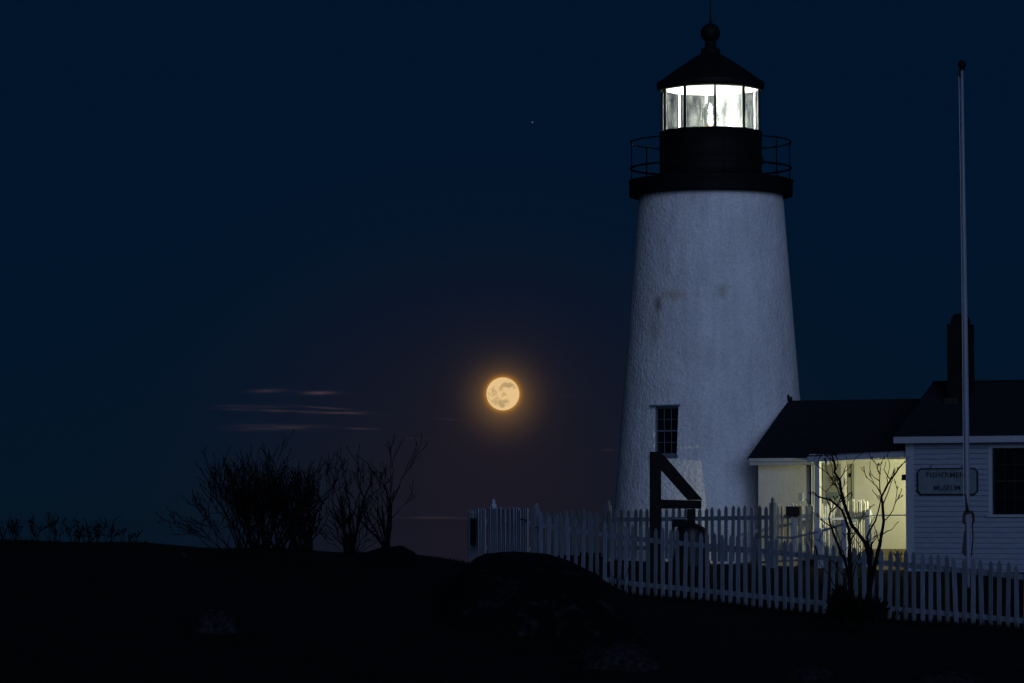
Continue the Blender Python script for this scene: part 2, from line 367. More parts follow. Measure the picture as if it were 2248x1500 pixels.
# patched and weathered paint: big uneven tone areas and vertical runs
for (scl, st_, lo2, amt) in ((1.1, (1, 1, .8), .90, 1), (6, (1, 1, .12), .92, 1)):
    wn = tn.nodes.new('ShaderNodeTexNoise'); wn.inputs['Scale'].default_value = scl; wn.inputs['Detail'].default_value = 6; wm = tn.nodes.new('ShaderNodeMapping'); wm.inputs['Scale'].default_value = st_
    tn.links.new(tco.outputs['Object'], wm.inputs[0]); tn.links.new(wm.outputs[0], wn.inputs['Vector'])
    wr_ = tn.nodes.new('ShaderNodeMapRange'); wr_.inputs[1].default_value = .35; wr_.inputs[2].default_value = .6; wr_.inputs[3].default_value = lo2; wr_.inputs[4].default_value = 1.04; tn.links.new(wn.outputs[0], wr_.inputs[0])
    wx = tn.nodes.new('ShaderNodeVectorMath'); wx.operation = 'SCALE'; tn.links.new(basec, wx.inputs[0]); tn.links.new(wr_.outputs[0], wx.inputs['Scale']); basec = wx.outputs[0]
basec = stain(basec, tloc(1472, 657), (.60, .6, .17), (.40, .30, .20), .55)
basec = stain(basec, tloc(1440, 680), (.12, .3, .22), (.17, .13, .08), .8)
basec = stain(basec, tloc(1575, 648), (.22, .5, .24), (.34, .30, .20), .65)
basec = stain(basec, tloc(1430, 730), (.3, .6, .5), (.42, .37, .30), .45)
basec = stain(basec, tloc(1500, 780), (.5, .6, .3), (.50, .50, .47), .4)
tn.links.new(basec, bs.inputs['Base Color'])
tower = tw.build('tower_wall', tower_m, LH)
wa = R(-33)                                                # window faces to the left of the camera
wd_ = Vector((math.sin(wa), -math.cos(wa), 0)); wr = Vector((math.cos(wa), math.sin(wa), 0))
zt, zb_ = tz(897), tz(1003); rw = tr(900) - .10
wc = Vector((TX, TY, 0)) + wd_ * rw; hw = .285
cut = MB(); cut.box(wc - wr * hw + Vector((0, 0, zb_)), wr * 2 * hw, wd_ * 1.0, (0, 0, zt - zb_))
co_ = cut.build('cut', tower_m)
bo = tower.modifiers.new('b', 'BOOLEAN'); bo.operation = 'DIFFERENCE'; bo.object = co_; bo.solver = 'EXACT'
bpy.context.view_layer.update()
nm = bpy.data.meshes.new_from_object(tower.evaluated_get(bpy.context.evaluated_depsgraph_get()))
tower.modifiers.clear(); tower.data = nm; bpy.data.objects.remove(co_)
nm.set_sharp_from_angle(angle=R(30)) if hasattr(nm, 'set_sharp_from_angle') else None
def sash_window(parent, o, ax, up_n, width, z0, z1, cols, rows, fm, gm, fr=.04, lintel=True):
    """double-hung window: o = left-bottom point (z ignored), ax = along wall, up_n = outward normal"""
    o = Vector((o[0], o[1], 0)); ax = ax.normalized(); nn_ = up_n.normalized(); H = z1 - z0
    f = MB(); Z = lambda z: Vector((0, 0, z))
    f.box(o + Z(z0 + fr), ax * fr, nn_ * .05, (0, 0, H - 2 * fr)); f.box(o + ax * (width - fr) + Z(z0 + fr), ax * fr, nn_ * .05, (0, 0, H - 2 * fr))
    f.box(o + Z(z1 - fr), ax * width, nn_ * .052, (0, 0, fr)); f.box(o + Z(z0), ax * width, nn_ * .052, (0, 0, fr))
    iw = width - 2 * fr; mid = (z0 + z1) / 2
    f.box(o + ax * fr + Z(mid - .014), ax * iw, nn_ * .045, (0, 0, .028))
    fo = f.build('window_frame', fm, parent)
    mu = MB(); b_ = .0095
    for half, (a, c) in enumerate(((z0 + fr, mid - .014), (mid + .014, z1 - fr))):
        q = .012 if half == 0 else .022
        for i in range(1, cols): mu.box(o + ax * (fr + iw * i / cols - b_ / 2) + nn_ * q + Z(a), ax * b_, nn_ * .012, (0, 0, c - a))
        for j in range(1, rows):
            for i in range(cols):
                mu.box(o + ax * (fr + iw * i / cols + b_ / 2) + nn_ * q + Z(a + (c - a) * j / rows - b_ / 2), ax * (iw / cols - b_), nn_ * .012, (0, 0, b_))
    mu.build('muntin', fm, fo)
    gl = MB(); gl.box(o + ax * fr + nn_ * .002 + Z(z0 + fr), ax * iw, nn_ * .006, (0, 0, H - 2 * fr)); gl.build('pane', gm, fo)
    return fo
fo = sash_window(LH, wc - wr * hw, wr, wd_, 2 * hw, zb_ + .01, zt - .01, 3, 2, M['grey_wood'], M['glass'], .035)
sl = MB(); sl.box(wc - wr * (hw + .03) + wd_ * .05 + Vector((0, 0, zb_ - .05)), wr * (2 * hw + .06), wd_ * .17, (0, 0, .06)); sl.build('sill', M['grey_wood'], fo)
li = MB(); li.box(wc - wr * (hw + .06) + wd_ * .0 + Vector((0, 0, zt - .005)), wr * (2 * hw + .10), wd_ * .17, (0, 0, .035)); li.build('lintel', M['grey_wood'], fo)
# gallery deck
RB = 180 * k_
deck = MB(); deck.lathe([(1.2, tz(414)), (tr(415) + .01, tz(424)), (RB - .10, tz(432)), (RB - .01, tz(432)), (RB, tz(428)), (RB, tz(403)), (RB + .015, tz(401)), (RB + .015, tz(398)), (RB - .02, tz(396.5)), (1.0, tz(396))], (TX, TY, 0), 80)
deck.build('gallery_deck', M['black'], LH)
# railing
rl = MB()
def ringpts(r_, z, n=72): return [(TX + r_ * math.sin(2 * math.pi * i / n), TY - r_ * math.cos(2 * math.pi * i / n), z) for i in range(n)]
RR = RB - .035
rl.tube(ringpts(RR, tz(313)), .015, 8, True); rl.tube(ringpts(RR + .005, tz(370)), .022, 8, True)
rail = rl.build('gallery_railing', M['black'], LH)
for k in range(8):
    a = R(6 + 45 * k + 0); d = Vector((math.sin(a), -math.cos(a), 0)); q = Vector((TX, TY, 0)) + d * RR
    p = MB(); p.tube([q + Vector((0, 0, tz(397))), q + Vector((0, 0, tz(313)))], .013, 8)
    s2 = Vector((math.cos(a), math.sin(a), 0))
    for sg in (-1, 1): p.tube([q + Vector((0, 0, tz(381))), q + s2 * sg * .10 + Vector((0, 0, tz(397)))], .009, 6)
    p.ball(q + Vector((0, 0, tz(312))), .026, 6)
    p.build('railing_post', M['black'], rail)
# drum, glazing, roof
RD = 112.5 * k_; A0 = R(2)
dr = MB(); dr.lathe([(RD + .02, tz(397)), (RD + .02, tz(392)), (RD, tz(391)), (RD, tz(348)), (RD + .006, tz(347)), (RD + .006, tz(345)), (RD, tz(344)), (RD, tz(294)), (RD + .012, tz(293)), (RD + .012, tz(291.5)), (RD - .1, tz(291)), (RD - .1, tz(397))], (TX, TY, 0), 60)
drum = dr.build('lantern_drum', M['black'], LH)
v_ = MB(); va = R(88); vd = Vector((math.sin(va), -math.cos(va), 0)); vs_ = Vector((math.cos(va), math.sin(va), 0))
v_.box(Vector((TX, TY, tz(361))) + vd * RD - vs_ * .05, vs_ * .1, vd * .045, (0, 0, .15)); v_.build('vent', M['black'], drum)
RG = 110 * k_
PH = pane_mat(.07, .60); PM = pane_mat(.01, .14); PM2 = pane_mat(.02, .16)
fr_m = MB()
for z_ in (291, 200): fr_m.lathe([(RG - .03, tz(z_)), (RG + .008, tz(z_)), (RG + .008, tz(z_) + .018), (RG - .03, tz(z_) + .018)], (TX, TY, 0), 10, A0, False, True)
fr_ = fr_m.build('lantern_frame', M['black'], LH)
for k in range(10):
    mu = MB(); a = A0 + R(36 * k); d = Vector((math.sin(a), -math.cos(a), 0)); s2 = Vector((math.cos(a), math.sin(a), 0))
    mu.box(Vector((TX, TY, tz(291))) + d * (RG - .03) - s2 * .018, s2 * .036, d * .045, (0, 0, tz(198) - tz(291)))
    muo = mu.build('mullion', M['black'], LH)
    mi = MB(); mi.box(Vector((TX, TY, tz(290))) + d * (RG - .045) - s2 * .024, s2 * .048, d * .0145, (0, 0, tz(199) - tz(290))); mi.build('inner_strip', M['ceil'], muo)
for k in range(10):
    a, b3 = A0 + R(36 * k), A0 + R(36 * (k + 1))
    p0 = Vector((TX + RG * .99 * math.sin(a), TY - RG * .99 * math.cos(a), 0)); p1 = Vector((TX + RG * .99 * math.sin(b3), TY - RG * .99 * math.cos(b3), 0))
    n3 = Vector((math.sin((a + b3) / 2), -math.cos((a + b3) / 2), 0)); e3 = (p1 - p0).normalized()
    pn = MB(); pn.box(p0 + e3 * .014 + Vector((0, 0, tz(291))) - n3 * .004, (p1 - p0) - e3 * .028, n3 * .006, (0, 0, tz(198) - tz(291))); pn.build('lantern_pane', {0: PH, 9: PM, 1: PM2}.get(k, M['pane']), fr_)
RE = 118 * k_
rf = MB()
rf.lathe([(RG - .01, tz(199.5)), (RG + .02, tz(200)), (RE - .01, tz(196)), (RE, tz(194)), (RE + .01, tz(184)), (RE, tz(182)), (RE - .02, tz(181)), (RE - .10, tz(176)), (RE - .11, tz(175)), (RE * .62, tz(151)), (RE * .36, tz(131)), (.215, tz(119)), (.20, tz(117.5)),
          (.20, tz(109)), (.185, tz(107.5)), (.13, tz(106)), (.115, tz(102)), (.125, tz(101)), (.125, tz(98.5)), (.105, tz(97)), (.12, tz(95)), (.12, tz(92.5)), (.08, tz(91))], (TX, TY, 0), 50)
roof_o = rf.build('lantern_roof', M['black'], LH)
cl = MB(); cl.lathe([(1e-3, tz(176)), (.5, tz(184)), (RG + .01, tz(198.5))], (TX, TY, 0), 50); cl.build('lantern_ceiling', M['ceil'], roof_o)
bl = MB(); bl.ball((TX, TY, tz(73)), 21.5 * k_, 14); ballo = bl.build('ball_finial', M['black'], LH)
sp = MB(); sp.lathe([(.05, tz(54)), (.032, tz(49)), (.018, tz(42)), (.011, tz(20)), (.006, tz(-12)), (1e-4, tz(-26))], (TX, TY, 0), 12); sp.build('lightning_spike', M['black'], ballo)
# beehive lens on a pedestal
lz0, lz1 = tz(284), tz(226)
pd = MB(); pd.lathe([(.14, tz(391)), (.14, tz(296)), (.26, tz(293)), (.26, tz(286)), (1e-3, tz(285.5))], (TX, TY, 0), 24); pdo = pd.build('lens_pedestal', M['brass'], LH)
lens_m = bpy.data.materials.new('prism_glass'); lens_m.use_nodes = True; t = lens_m.node_tree; t.nodes.clear()
o_ = t.nodes.new('ShaderNodeOutputMaterial'); gb = t.nodes.new('ShaderNodeBsdfGlossy'); gb.inputs['Roughness'].default_value = .08; tb = t.nodes.new('ShaderNodeBsdfTransparent'); tb.inputs[0].default_value = (.75, .8, .78, 1)
fr2 = t.nodes.new('ShaderNodeLayerWeight'); fr2.inputs[0].default_value = .45; mx2 = t.nodes.new('ShaderNodeMixShader'); t.links.new(fr2.outputs[0], mx2.inputs[0]); t.links.new(tb.outputs[0], mx2.inputs[1]); t.links.new(gb.outputs[0], mx2.inputs[2]); t.links.new(mx2.outputs[0], o_.inputs[0])
ln = MB(); nr = 13
for i in range(nr):
    z = lerp(lz0, lz1, i / nr); h = (lz1 - lz0) / nr; u = (i + .5) / nr
    r_ = .20 * math.sqrt(max(.05, 1 - (max(0, u - .45) / .58) ** 2)); ln.lathe([(r_ - .012, z), (r_ + .014, z + h * .45), (r_ - .012, z + h * .86), (r_ - .03, z + h * .5)], (TX, TY, 0), 32, closed=True)
lo = ln.build('lens', lens_m, pdo)
lf = MB()
for k in range(6):
    a = R(60 * k + 8); pts = []
    for i in range(9):
        u = i / 8; r_ = .222 * math.sqrt(max(.04, 1 - (max(0, u - .45) / .58) ** 2)); pts.append((TX + r_ * math.sin(a), TY - r_ * math.cos(a), lerp(lz0, lz1, u)))
    lf.tube(pts, .011, 5)
lf.build('lens_frame', M['black'], pdo)
bu = MB(); bu.ball((TX, TY, tz(256)), .04, 8); bu.build('bulb', emit('lamp_filament', (1, .98, .9), 60), pdo)
ld = bpy.data.lights.new('lantern_light', 'POINT'); ld.energy = 1800; ld.color = (1, .985, .90); ld.shadow_soft_size = .05
lo_ = bpy.data.objects.new('lantern_light', ld); lo_.location = Vector((TX, TY, tz(256))) - LH.location; lo_.parent = LH; col.objects.link(lo_)

# ------------------------------------------------------------------ museum and entry wing (shared wall directions)
TH = R(25); e1 = Vector((math.cos(TH), -math.sin(TH), 0)); e2 = Vector((math.sin(TH), math.cos(TH), 0)); UZ = Vector((0, 0, 1))
C0 = P(1993, 1255, 70); C0.z = 0
def bp(px, py, r):
    d = ray(px, py); dxy = Vector((d.x, d.y, 0)); tt = (r + C0.dot(e2)) / dxy.dot(e2); q = d * tt
    return (Vector((q.x, q.y, 0)) - C0).dot(e1), q.z
def B(s, r, z): return C0 + e1 * s + e2 * r + UZ * z
def find_r(px, py, s, lo, hi):
    for i in range(60):
        m_ = (lo + hi) / 2
        if bp(px, py, m_)[0] > s: hi = m_
        else: lo = m_
    return m_
GZ = -1.02
MS = 8.0     # museum runs to s = 8
rE = -.28; sL, zE = bp(1962, 957, rE)
# ridge: same s as the left eave end
def solve_ridge(px, py, s):
    best = None
    for i in range(100, 500):
        r = rE + i * .01
        q = bp(px, py, r)
        if best is None or abs(q[0] - s) < best[0]: best = (abs(q[0] - s), r, q[1])
    return best[1], best[2]
rR, zR = solve_ridge(2050, 840, sL)
slope = (zR - zE) / (rR - rE)
MW = 2 * rR                    # building depth
MUS = empty('museum_building', B(0, 0, GZ), 'white clapboard museum building with dark shingle roof and tall chimney', 'building')
# roof
def slab(mb, pts, th):         # pts: 4 top points, thickness down
    dn = Vector((0, 0, -th)); mb.hexa([p + dn for p in pts] + list(pts))
ro = MB(); slab(ro, [B(sL, rE, zE), B(MS + .3, rE, zE), B(MS + .3, rR, zR), B(sL, rR, zR)], .05)
slab(ro, [B(sL, rR + .002, zR), B(MS + .3, rR + .002, zR), B(MS + .3, 2 * rR - rE, zE), B(sL, 2 * rR - rE, zE)], .05)
# shingle courses: thin proud strips
ncr = 22
for i in range(ncr):
    a = i / ncr; r0 = lerp(rE, rR, a) ; z0 = lerp(zE, zR, a)
    s = sL
    ro.box(B(sL + .002, r0, z0 + .001), e1 * (MS + .3 - sL - .004), e2 * .05 + UZ * .05 * slope, UZ * .012)
roofo = ro.build('roof', M['roof'], MUS)
rgd = MB(); rgd.bar(B(sL, rR, zR + .012), B(MS + .3, rR, zR + .012), .14, .03); rgd.build('ridge_cap', M['roof'], roofo)
# fascia + soffit
fa = MB(); fh = 14 / F * 69.5
fa.box(B(sL, rE - .02, zE - .052 - fh + .03), e1 * (MS + .3 - sL), e2 * .02, UZ * (fh - .0)); fa.box(B(sL, rE, zE - .052 - fh + .03), e1 * (MS + .3 - sL), e2 * (-rE - .02), UZ * .015)
fa.build('eave_board', M['trim'], MUS)
rk = MB(); rk.hexa([B(sL - .02, rE, zE - .17), B(sL, rE, zE - .17), B(sL, rR, zR - .17), B(sL - .02, rR, zR - .17), B(sL - .02, rE, zE - .0), B(sL, rE, zE - .0), B(sL, rR, zR), B(sL - .02, rR, zR)])
rk.hexa([B(sL - .02, rR + .003, zR - .17), B(sL, rR + .003, zR - .17), B(sL, 2 * rR - rE, zE - .17), B(sL - .02, 2 * rR - rE, zE - .17), B(sL - .02, rR + .003, zR), B(sL, rR + .003, zR), B(sL, 2 * rR - rE, zE), B(sL - .02, 2 * rR - rE, zE)])
rk.build('rake_board', M['black'], MUS)
# clapboards
ws0, wz1 = bp(2170, 978, 0); _, wz0 = bp(2200, 1134, 0); ww = 106 / F * 69 / math.cos(TH)
gs0 = ws0; gs1 = gs0 + ww
cbh = 11.55 / F * 69.3
wall_top = zE + (0 - rE) * slope - .06
cl = MB()
def claps(mb, s0, s1, z0, z1, off=0.0, along=None):
    z = z0
    while z < z1 - 1e-4:
        h = min(cbh, z1 - z)
        mb.hexa([B(s0, -.030, z), B(s1, -.030, z), B(s1, .0, z), B(s0, .0, z), B(s0, -.012, z + h * .86), B(s1, -.012, z + h * .86), B(s1, .0, z + h * .86), B(s0, .0, z + h * .86)])
        z += cbh
nb = math.ceil((wz0 - GZ) / cbh); zz0 = wz0 - nb * cbh
claps(cl, .14, MS, zz0, wz0)
claps(cl, .14, gs0, wz0, wall_top); claps(cl, gs1, MS, wz0, wall_top)
n2_ = int((wz1 - wz0) / cbh); zt2 = wz0 + n2_ * cbh
claps(cl, gs0, gs1, wz1 - .0, wall_top)
wallf = cl.build('clapboard_wall', M['clap'], MUS)
core = MB(); core.box(B(.01, .003, GZ - .6), e1 * (MS - .01), e2 * (MW - .01), UZ * (wall_top - GZ + .6))
hz = zR - .08
core.add([B(.01, .003, wall_top), B(.01, MW - .007, wall_top), B(.01, rR, hz), B(MS, .003, wall_top), B(MS, MW - .007, wall_top), B(MS, rR, hz)], [(0, 2, 1), (3, 4, 5), (0, 3, 5, 2), (1, 2, 5, 4)])
core.build('wall', M['clap'], MUS)
cbd = MB(); cbd.box(B(-.02, -.040, GZ - .3), e1 * .16, e2 * .03, UZ * (wall_top - GZ + .3)); cbd.box(B(-.02, -.004, GZ - .3), e1 * .028, e2 * .14, UZ * (wall_top - GZ + .3))
cbd.build('corner_board', M['trim'], MUS)
# window
cs = .075
ca = MB(); ca.box(B(gs0, -.03, wz0), e1 * cs, e2 * .028, UZ * (wz1 - wz0)); ca.box(B(gs0 + cs, -.016, wz0), e1 * .03, e2 * .014, UZ * (wz1 - wz0))
ca.box(B(gs1 - cs, -.03, wz0), e1 * cs, e2 * .028, UZ * (wz1 - wz0)); ca.box(B(gs0 + cs, -.031, wz1 - .05), e1 * (ww - 2 * cs), e2 * .028, UZ * .05)
wfo = sash_window(MUS, B(gs0 + cs + .03, -.005, 0), e1, -e2, ww - 2 * cs - .03, wz0 + .035, wz1 - .05, 4, 2, M['brown'], M['glass'], .022)
ca.build('window_casing', M['trim'], wfo)
sl = MB(); sl.box(B(gs0 - .03, -.075, wz0 - .01), e1 * (ww + .06), e2 * .075, UZ * .045); sl.build('sill', M['trim'], wfo)
# chimney on the front slope
rc = 1.2
cs0, _ = bp(2079, 800, rc); cs1, _ = bp(2122, 800, rc); zc1 = bp(2100, 711, rc)[1]; zc2 = bp(2100, 688, rc)[1]; cdp = .50
ch = MB(); ch.box(B(cs0, rc, zE - .2), e1 * (cs1 - cs0), e2 * cdp, UZ * (zc1 - zE + .2))
w1 = (cs1 - cs0); i1 = .06; i2 = .12
ch.hexa([B(cs0 + i1, rc + .05, zc1), B(cs1 - i1, rc + .05, zc1), B(cs1 - i1, rc + cdp - .05, zc1), B(cs0 + i1, rc + cdp - .05, zc1)] + [B(cs0 + i1, rc + .05, zc1 + .09), B(cs1 - i1, rc + .05, zc1 + .09), B(cs1 - i1, rc + cdp - .05, zc1 + .09), B(cs0 + i1, rc + cdp - .05, zc1 + .09)])
ch.hexa([B(cs0 + i1, rc + .05, zc1 + .091), B(cs1 - i1, rc + .05, zc1 + .091), B(cs1 - i1, rc + cdp - .05, zc1 + .091), B(cs0 + i1, rc + cdp - .05, zc1 + .091)] + [B(cs0 + i2, rc + .12, zc2), B(cs1 - i2, rc + .12, zc2), B(cs1 - i2, rc + cdp - .12, zc2), B(cs0 + i2, rc + cdp - .12, zc2)])
cho = ch.build('chimney', M['chim'], roofo)
zfl = zE + (rc - rE) * slope
fl = MB(); fl.box(B(cs0 - .04, rc - .06, zfl - .03), e1 * (w1 * .7), e2 * .06, UZ * .12); fl.build('flashing', M['brown'], roofo)

# ---- entry wing with porch
WE = .9; wsL, wzE = bp(1641, 1006, WE)
best = None
for i in range(50, 500):
    r = WE + i * .01; q = bp(1730, 882, r)
    if best is None or abs(q[0] - wsL) < best[0]: best = (abs(q[0] - wsL), r, q[1])
wR, wzR = best[1], best[2]
WW = WE + .3                     # wall plane
WING = empty('entry_wing', B(wsL + .3, WW, GZ), 'low white entry wing with dark roof and lamplit porch beside the tower', 'building')
wb = 2 * wR - WE
slp = (wzR - wzE) / (wR - WE)
sR = -.012
PFR = .03; pf_s0, pf_z0 = bp(1772, 1000, PFR); _, pf_z1 = bp(1990, 990, PFR)
ro = MB(); slab(ro, [B(wsL, WE, wzE), B(sR, WE, wzE), B(sR, wR, wzR), B(wsL, wR, wzR)], .045)
slab(ro, [B(wsL, wR + .002, wzR), B(sR, wR + .002, wzR), B(sR, wb, wzE), B(wsL, wb, wzE)], .045)
for i in range(19):
    a = i / 19; ro.box(B(wsL + .002, lerp(WE, wR, a), lerp(wzE, wzR, a) + .001), e1 * (sR - wsL - .004), e2 * .05 + UZ * .05 * slp, UZ * .012)
# porch roof skirt, slightly raised and proud of the wing eave
def wroof(r): return wzE + (r - WE) * slp
ro.add([B(pf_s0, PFR, pf_z0 - .0), B(-.05, PFR, pf_z1), B(sR, 1.62, wroof(1.62) + .03), B(pf_s0, 1.40, wroof(1.40) + .02), B(pf_s0, PFR, pf_z0 - .03), B(-.05, PFR, pf_z1 - .03)], [(0, 1, 2, 3), (4, 5, 1, 0), (0, 3, 4)])
wro = ro.build('roof', M['roof'], WING)
fin = MB(); q0 = B(wsL + .04, wR, wzR); fin.bar(q0 + Vector((0, 0, 0)), B(sR, wR, wzR), .12, .04)
fin.box(q0 - e1 * .05 - e2 * .04 + UZ * .0, e1 * .09, e2 * .08, UZ * .10); fin.ball(q0 - e1 * .045 + UZ * .11, .04, 6); fin.build('ridge_cap', M['roof'], wro)
# walls
wl0, _ = bp(1665, 1100, WW); wl1, _ = bp(1779, 1100, WW); PB = 2.05
wtop = wroof(WW) - .06
wl = MB()
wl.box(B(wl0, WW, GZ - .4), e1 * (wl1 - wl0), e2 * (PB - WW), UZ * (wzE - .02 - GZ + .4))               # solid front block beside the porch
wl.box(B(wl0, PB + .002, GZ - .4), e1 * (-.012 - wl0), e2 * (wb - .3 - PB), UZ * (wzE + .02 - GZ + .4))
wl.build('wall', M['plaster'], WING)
gb_ = MB(); wq = wroof(WW) - .052; gb_.add([B(wl0, WW, wzE - .021), B(wl0, wb - .3, wzE + .019), B(wl0, wb - .3, wq), B(wl0, wR, wzR - .05), B(wl0, WW, wq), B(wl1, WW, wzE - .021), B(wl1, WW, wq)], [(0, 4, 3, 2, 1), (0, 5, 6, 4)]); gb_.build('gable', M['plaster'], WING)
# wing eave boards
fz = bp(1700, 1007, WE)[1]; fz2 = bp(1700, 1013, WE)[1]; fz3 = bp(1700, 1021, WE)[1]
ev = MB(); ev.box(B(wsL + .03, WE - .02, fz2), e1 * (pf_s0 - wsL), e2 * .02, UZ * (wzE - .046 - fz2 + .04)); ev.box(B(wsL + .03, WE + .04, fz3), e1 * (pf_s0 - wsL), e2 * .26, UZ * (fz2 - fz3 - .002))
ev.build('eave_board', M['trim'], WING)
# porch parts
PZ = bp(1950, 1220, PB)[1]     # porch floor
zc = bp(1900, 1005, 1.5)[1] + .02     # porch ceiling
pc = MB(); pc.box(B(pf_s0 + .031, .066, zc), e1 * (-.052 - pf_s0), e2 * (WW - .03 - .066), UZ * .03); pc.box(B(pf_s0 + .032, .3, zc - .06), e1 * .02, e2 * .9, UZ * .058); pc.box(B(wl1 + .002, WW - .028, zc), e1 * (-.03 - wl1), e2 * (PB - WW + .028), UZ * .03); pc.build('porch_ceiling', M['plaster'], WING)  # the narrow hanging strip is added to stop floodlight leaking onto the tower
pf = MB(); hgt = 13 / F * 71
pf.hexa([B(pf_s0, PFR, pf_z0 - hgt * 1.15), B(-.024, PFR, pf_z1 - hgt), B(-.024, PFR + .035, pf_z1 - hgt), B(pf_s0, PFR + .035, pf_z0 - hgt * 1.15), B(pf_s0, PFR, pf_z0), B(-.024, PFR, pf_z1), B(-.024, PFR + .035, pf_z1), B(pf_s0, PFR + .035, pf_z0)])
pf.box(B(pf_s0, PFR + .036, pf_z0 - hgt * 1.15), e1 * .03, e2 * 1.05, UZ * hgt * 1.1)
pf.box(B(pf_s0 + .002, .40, pf_z0 - hgt * .05 + .001), e1 * .026, e2 * .68, UZ * .07)  # added light blocker above the end board, closes the gap under the skirt
pf.build('porch_fascia', M['trim'], WING)
bm1 = MB(); hz0 = bp(1950, 1018, PB)[1]; bm1.box(B(wl1 + .004, PB - .06, hz0), e1 * (-.02 - wl1), e2 * .055, UZ * (zc - hz0 - .002)); bm1.build('header_board', M['plaster'], WING)
def sbox(mb, px0, px1, z0, z1, r, th):    # box whose front face spans px0..px1 at depth r
    a, _ = bp(px0, 1100, r); c, _ = bp(px1, 1100, r); mb.box(B(a, r, z0), e1 * (c - a), e2 * th, UZ * (z1 - z0))
po = MB(); sbox(po, 1788.5, 1799, PZ - .02, pf_z0 - .12, .08, .12); po.build('porch_post', M['plaster'], WING)
po = MB(); sbox(po, 1846.5, 1855, PZ + .002, zc - .005, 1.3, .12); po.build('porch_post', M['plaster'], WING)
cr_ = MB(); sbox(cr_, 1783, 1787, GZ, wtop - .1, WW - .06, .05); sbox(cr_, 1778.5, 1781, bp(1780, 1108, WW)[1], bp(1780, 1021, WW)[1], WW - .012, .01); cr_.build('corner_trim', M['trim'], WING)
dpipe = MB(); a, _ = bp(1779.5, 1100, WW - .03); dpipe.tube([B(a, WW - .03, bp(1780, 1108, WW)[1]), B(a, WW - .03, bp(1780, 1022, WW)[1])], .012, 8); dpipe.build('conduit', M['black'], WING)
# doors
do = MB(); sbox(do, 1806, 1846, PZ + .02, hz0 - .01, PB - .045, .04); dob = do.build('door', M['door'], WING)
dl = MB()
for (a, c, y0, y1) in ((1809, 1818, 1020, 1072), (1823, 1842, 1020, 1040)):
    z0 = bp(1820, y1, PB)[1]; z1 = bp(1820, y0, PB)[1]; s0, _ = bp(a, 1100, PB - .045); s1, _ = bp(c, 1100, PB - .045)
    for (x0, x1, q0, q1) in ((s0, s1, z0, z0 + .008), (s0, s1, z1 - .008, z1), (s0, s0 + .008, z0 + .009, z1 - .009), (s1 - .008, s1, z0 + .009, z1 - .009)): dl.box(B(x0, PB - .052, q0), e1 * (x1 - x0), e2 * .006, UZ * (q1 - q0))
dl.build('moulding', M['door'], dob)
t0, tz1 = bp(1819, 1056, PB - .05); t1, _ = bp(1840.5, 1056, PB - .05); _, ttop = bp(1819, 1047.5, PB - .05)
text_mesh('lettering', 'LIGHT', M['signb'], B(t0, PB - .050, tz1), e1, UZ, t1 - t0, ttop - tz1, .002, dob)
t0, tz1 = bp(1821.5, 1066, PB - .05); t1, _ = bp(1831.5, 1066, PB - .05); _, ttop = bp(1819, 1058.5, PB - .05)
text_mesh('lettering', '28', M['signb'], B(t0, PB - .050, tz1), e1, UZ, t1 - t0, ttop - tz1, .002, dob)
nb_ = MB(); z0 = bp(1820, 1094, PB)[1]; z1 = bp(1820, 1081, PB)[1]; sbox(nb_, 1817, 1840, z0, z1, PB - .058, .012); nb_.build('notice_frame', M['signf'], dob)
d2 = MB(); sbox(d2, 1861, 1874, PZ + .02, hz0 - .01, PB - .03, .028); d2o = d2.build('door', M['door'], WING)
d2e = MB(); sbox(d2e, 1868, 1869.6, PZ + .05, hz0 - .012, PB - .036, .005); d2e.build('door_gap', M['signb'], d2o)
hd = MB(); sbox(hd, 1864.5, 1868, bp(1866, 1048, PB)[1], bp(1866, 1039, PB)[1], PB - .08, .045); hd.build('handle', M['black'], d2o)
jm = MB(); sbox(jm, 1875, 1879, PZ + .02, hz0 - .01, PB - .035, .033); jm.build('door_jamb', M['plaster'], WING)
bb = MB(); a, _ = bp(1879.5, 1100, PB - .03); zz = bp(1950, 1205, PB)[1]; bb.box(B(a, PB - .03, PZ - .002), e1 * (-.02 - a), e2 * .028, UZ * (zz - PZ)); bb.build('baseboard', M['base'], WING)
fl = MB(); fl.box(B(wl1 + .003, .75, GZ - .3), e1 * (-.03 - wl1), e2 * (PB - .752), UZ * (PZ - GZ + .298)); fl.build('porch_floor', M['base'], WING)
# floodlight on the museum's end wall
lr = .10; fs, fz_ = bp(1984, 1049, lr)
FLD = empty('floodlight', B(-.02, lr, fz_), 'small black floodlight on the museum corner lighting the porch', 'lamp')
fb = MB(); w2 = .115
fb.box(B(-.022 - w2, lr - .04, fz_ - .05), e1 * w2, e2 * .03, UZ * .10); fb.box(B(-.022 - w2, lr - .01, fz_ + .05), e1 * w2, e2 * .10, UZ * .012); fb.box(B(-.10, lr - .01, fz_ - .05), e1 * .078, e2 * .10, UZ * .098)
fb.build('housing', M['black'], FLD)
le = MB(); le.box(B(-.108, lr + .0, fz_ - .035), e1 * .006, e2 * .08, UZ * .07); le.build('lamp_glass', emit('warm_lamp_glass', (1, .93, .55), 12), FLD)
sp_ = bpy.data.lights.new('porch_light', 'SPOT'); sp_.energy = 160; sp_.color = (1, .95, .50); sp_.spot_size = R(165); sp_.spot_blend = .35; sp_.shadow_soft_size = .02
spo = bpy.data.objects.new('porch_light', sp_); spo.location = B(-.135, lr + .06, fz_) - FLD.location; spo.parent = FLD; col.objects.link(spo)
spo.rotation_euler = (-e1 * .80 + e2 * .60 - UZ * .12).to_track_quat('-Z', 'Y').to_euler()

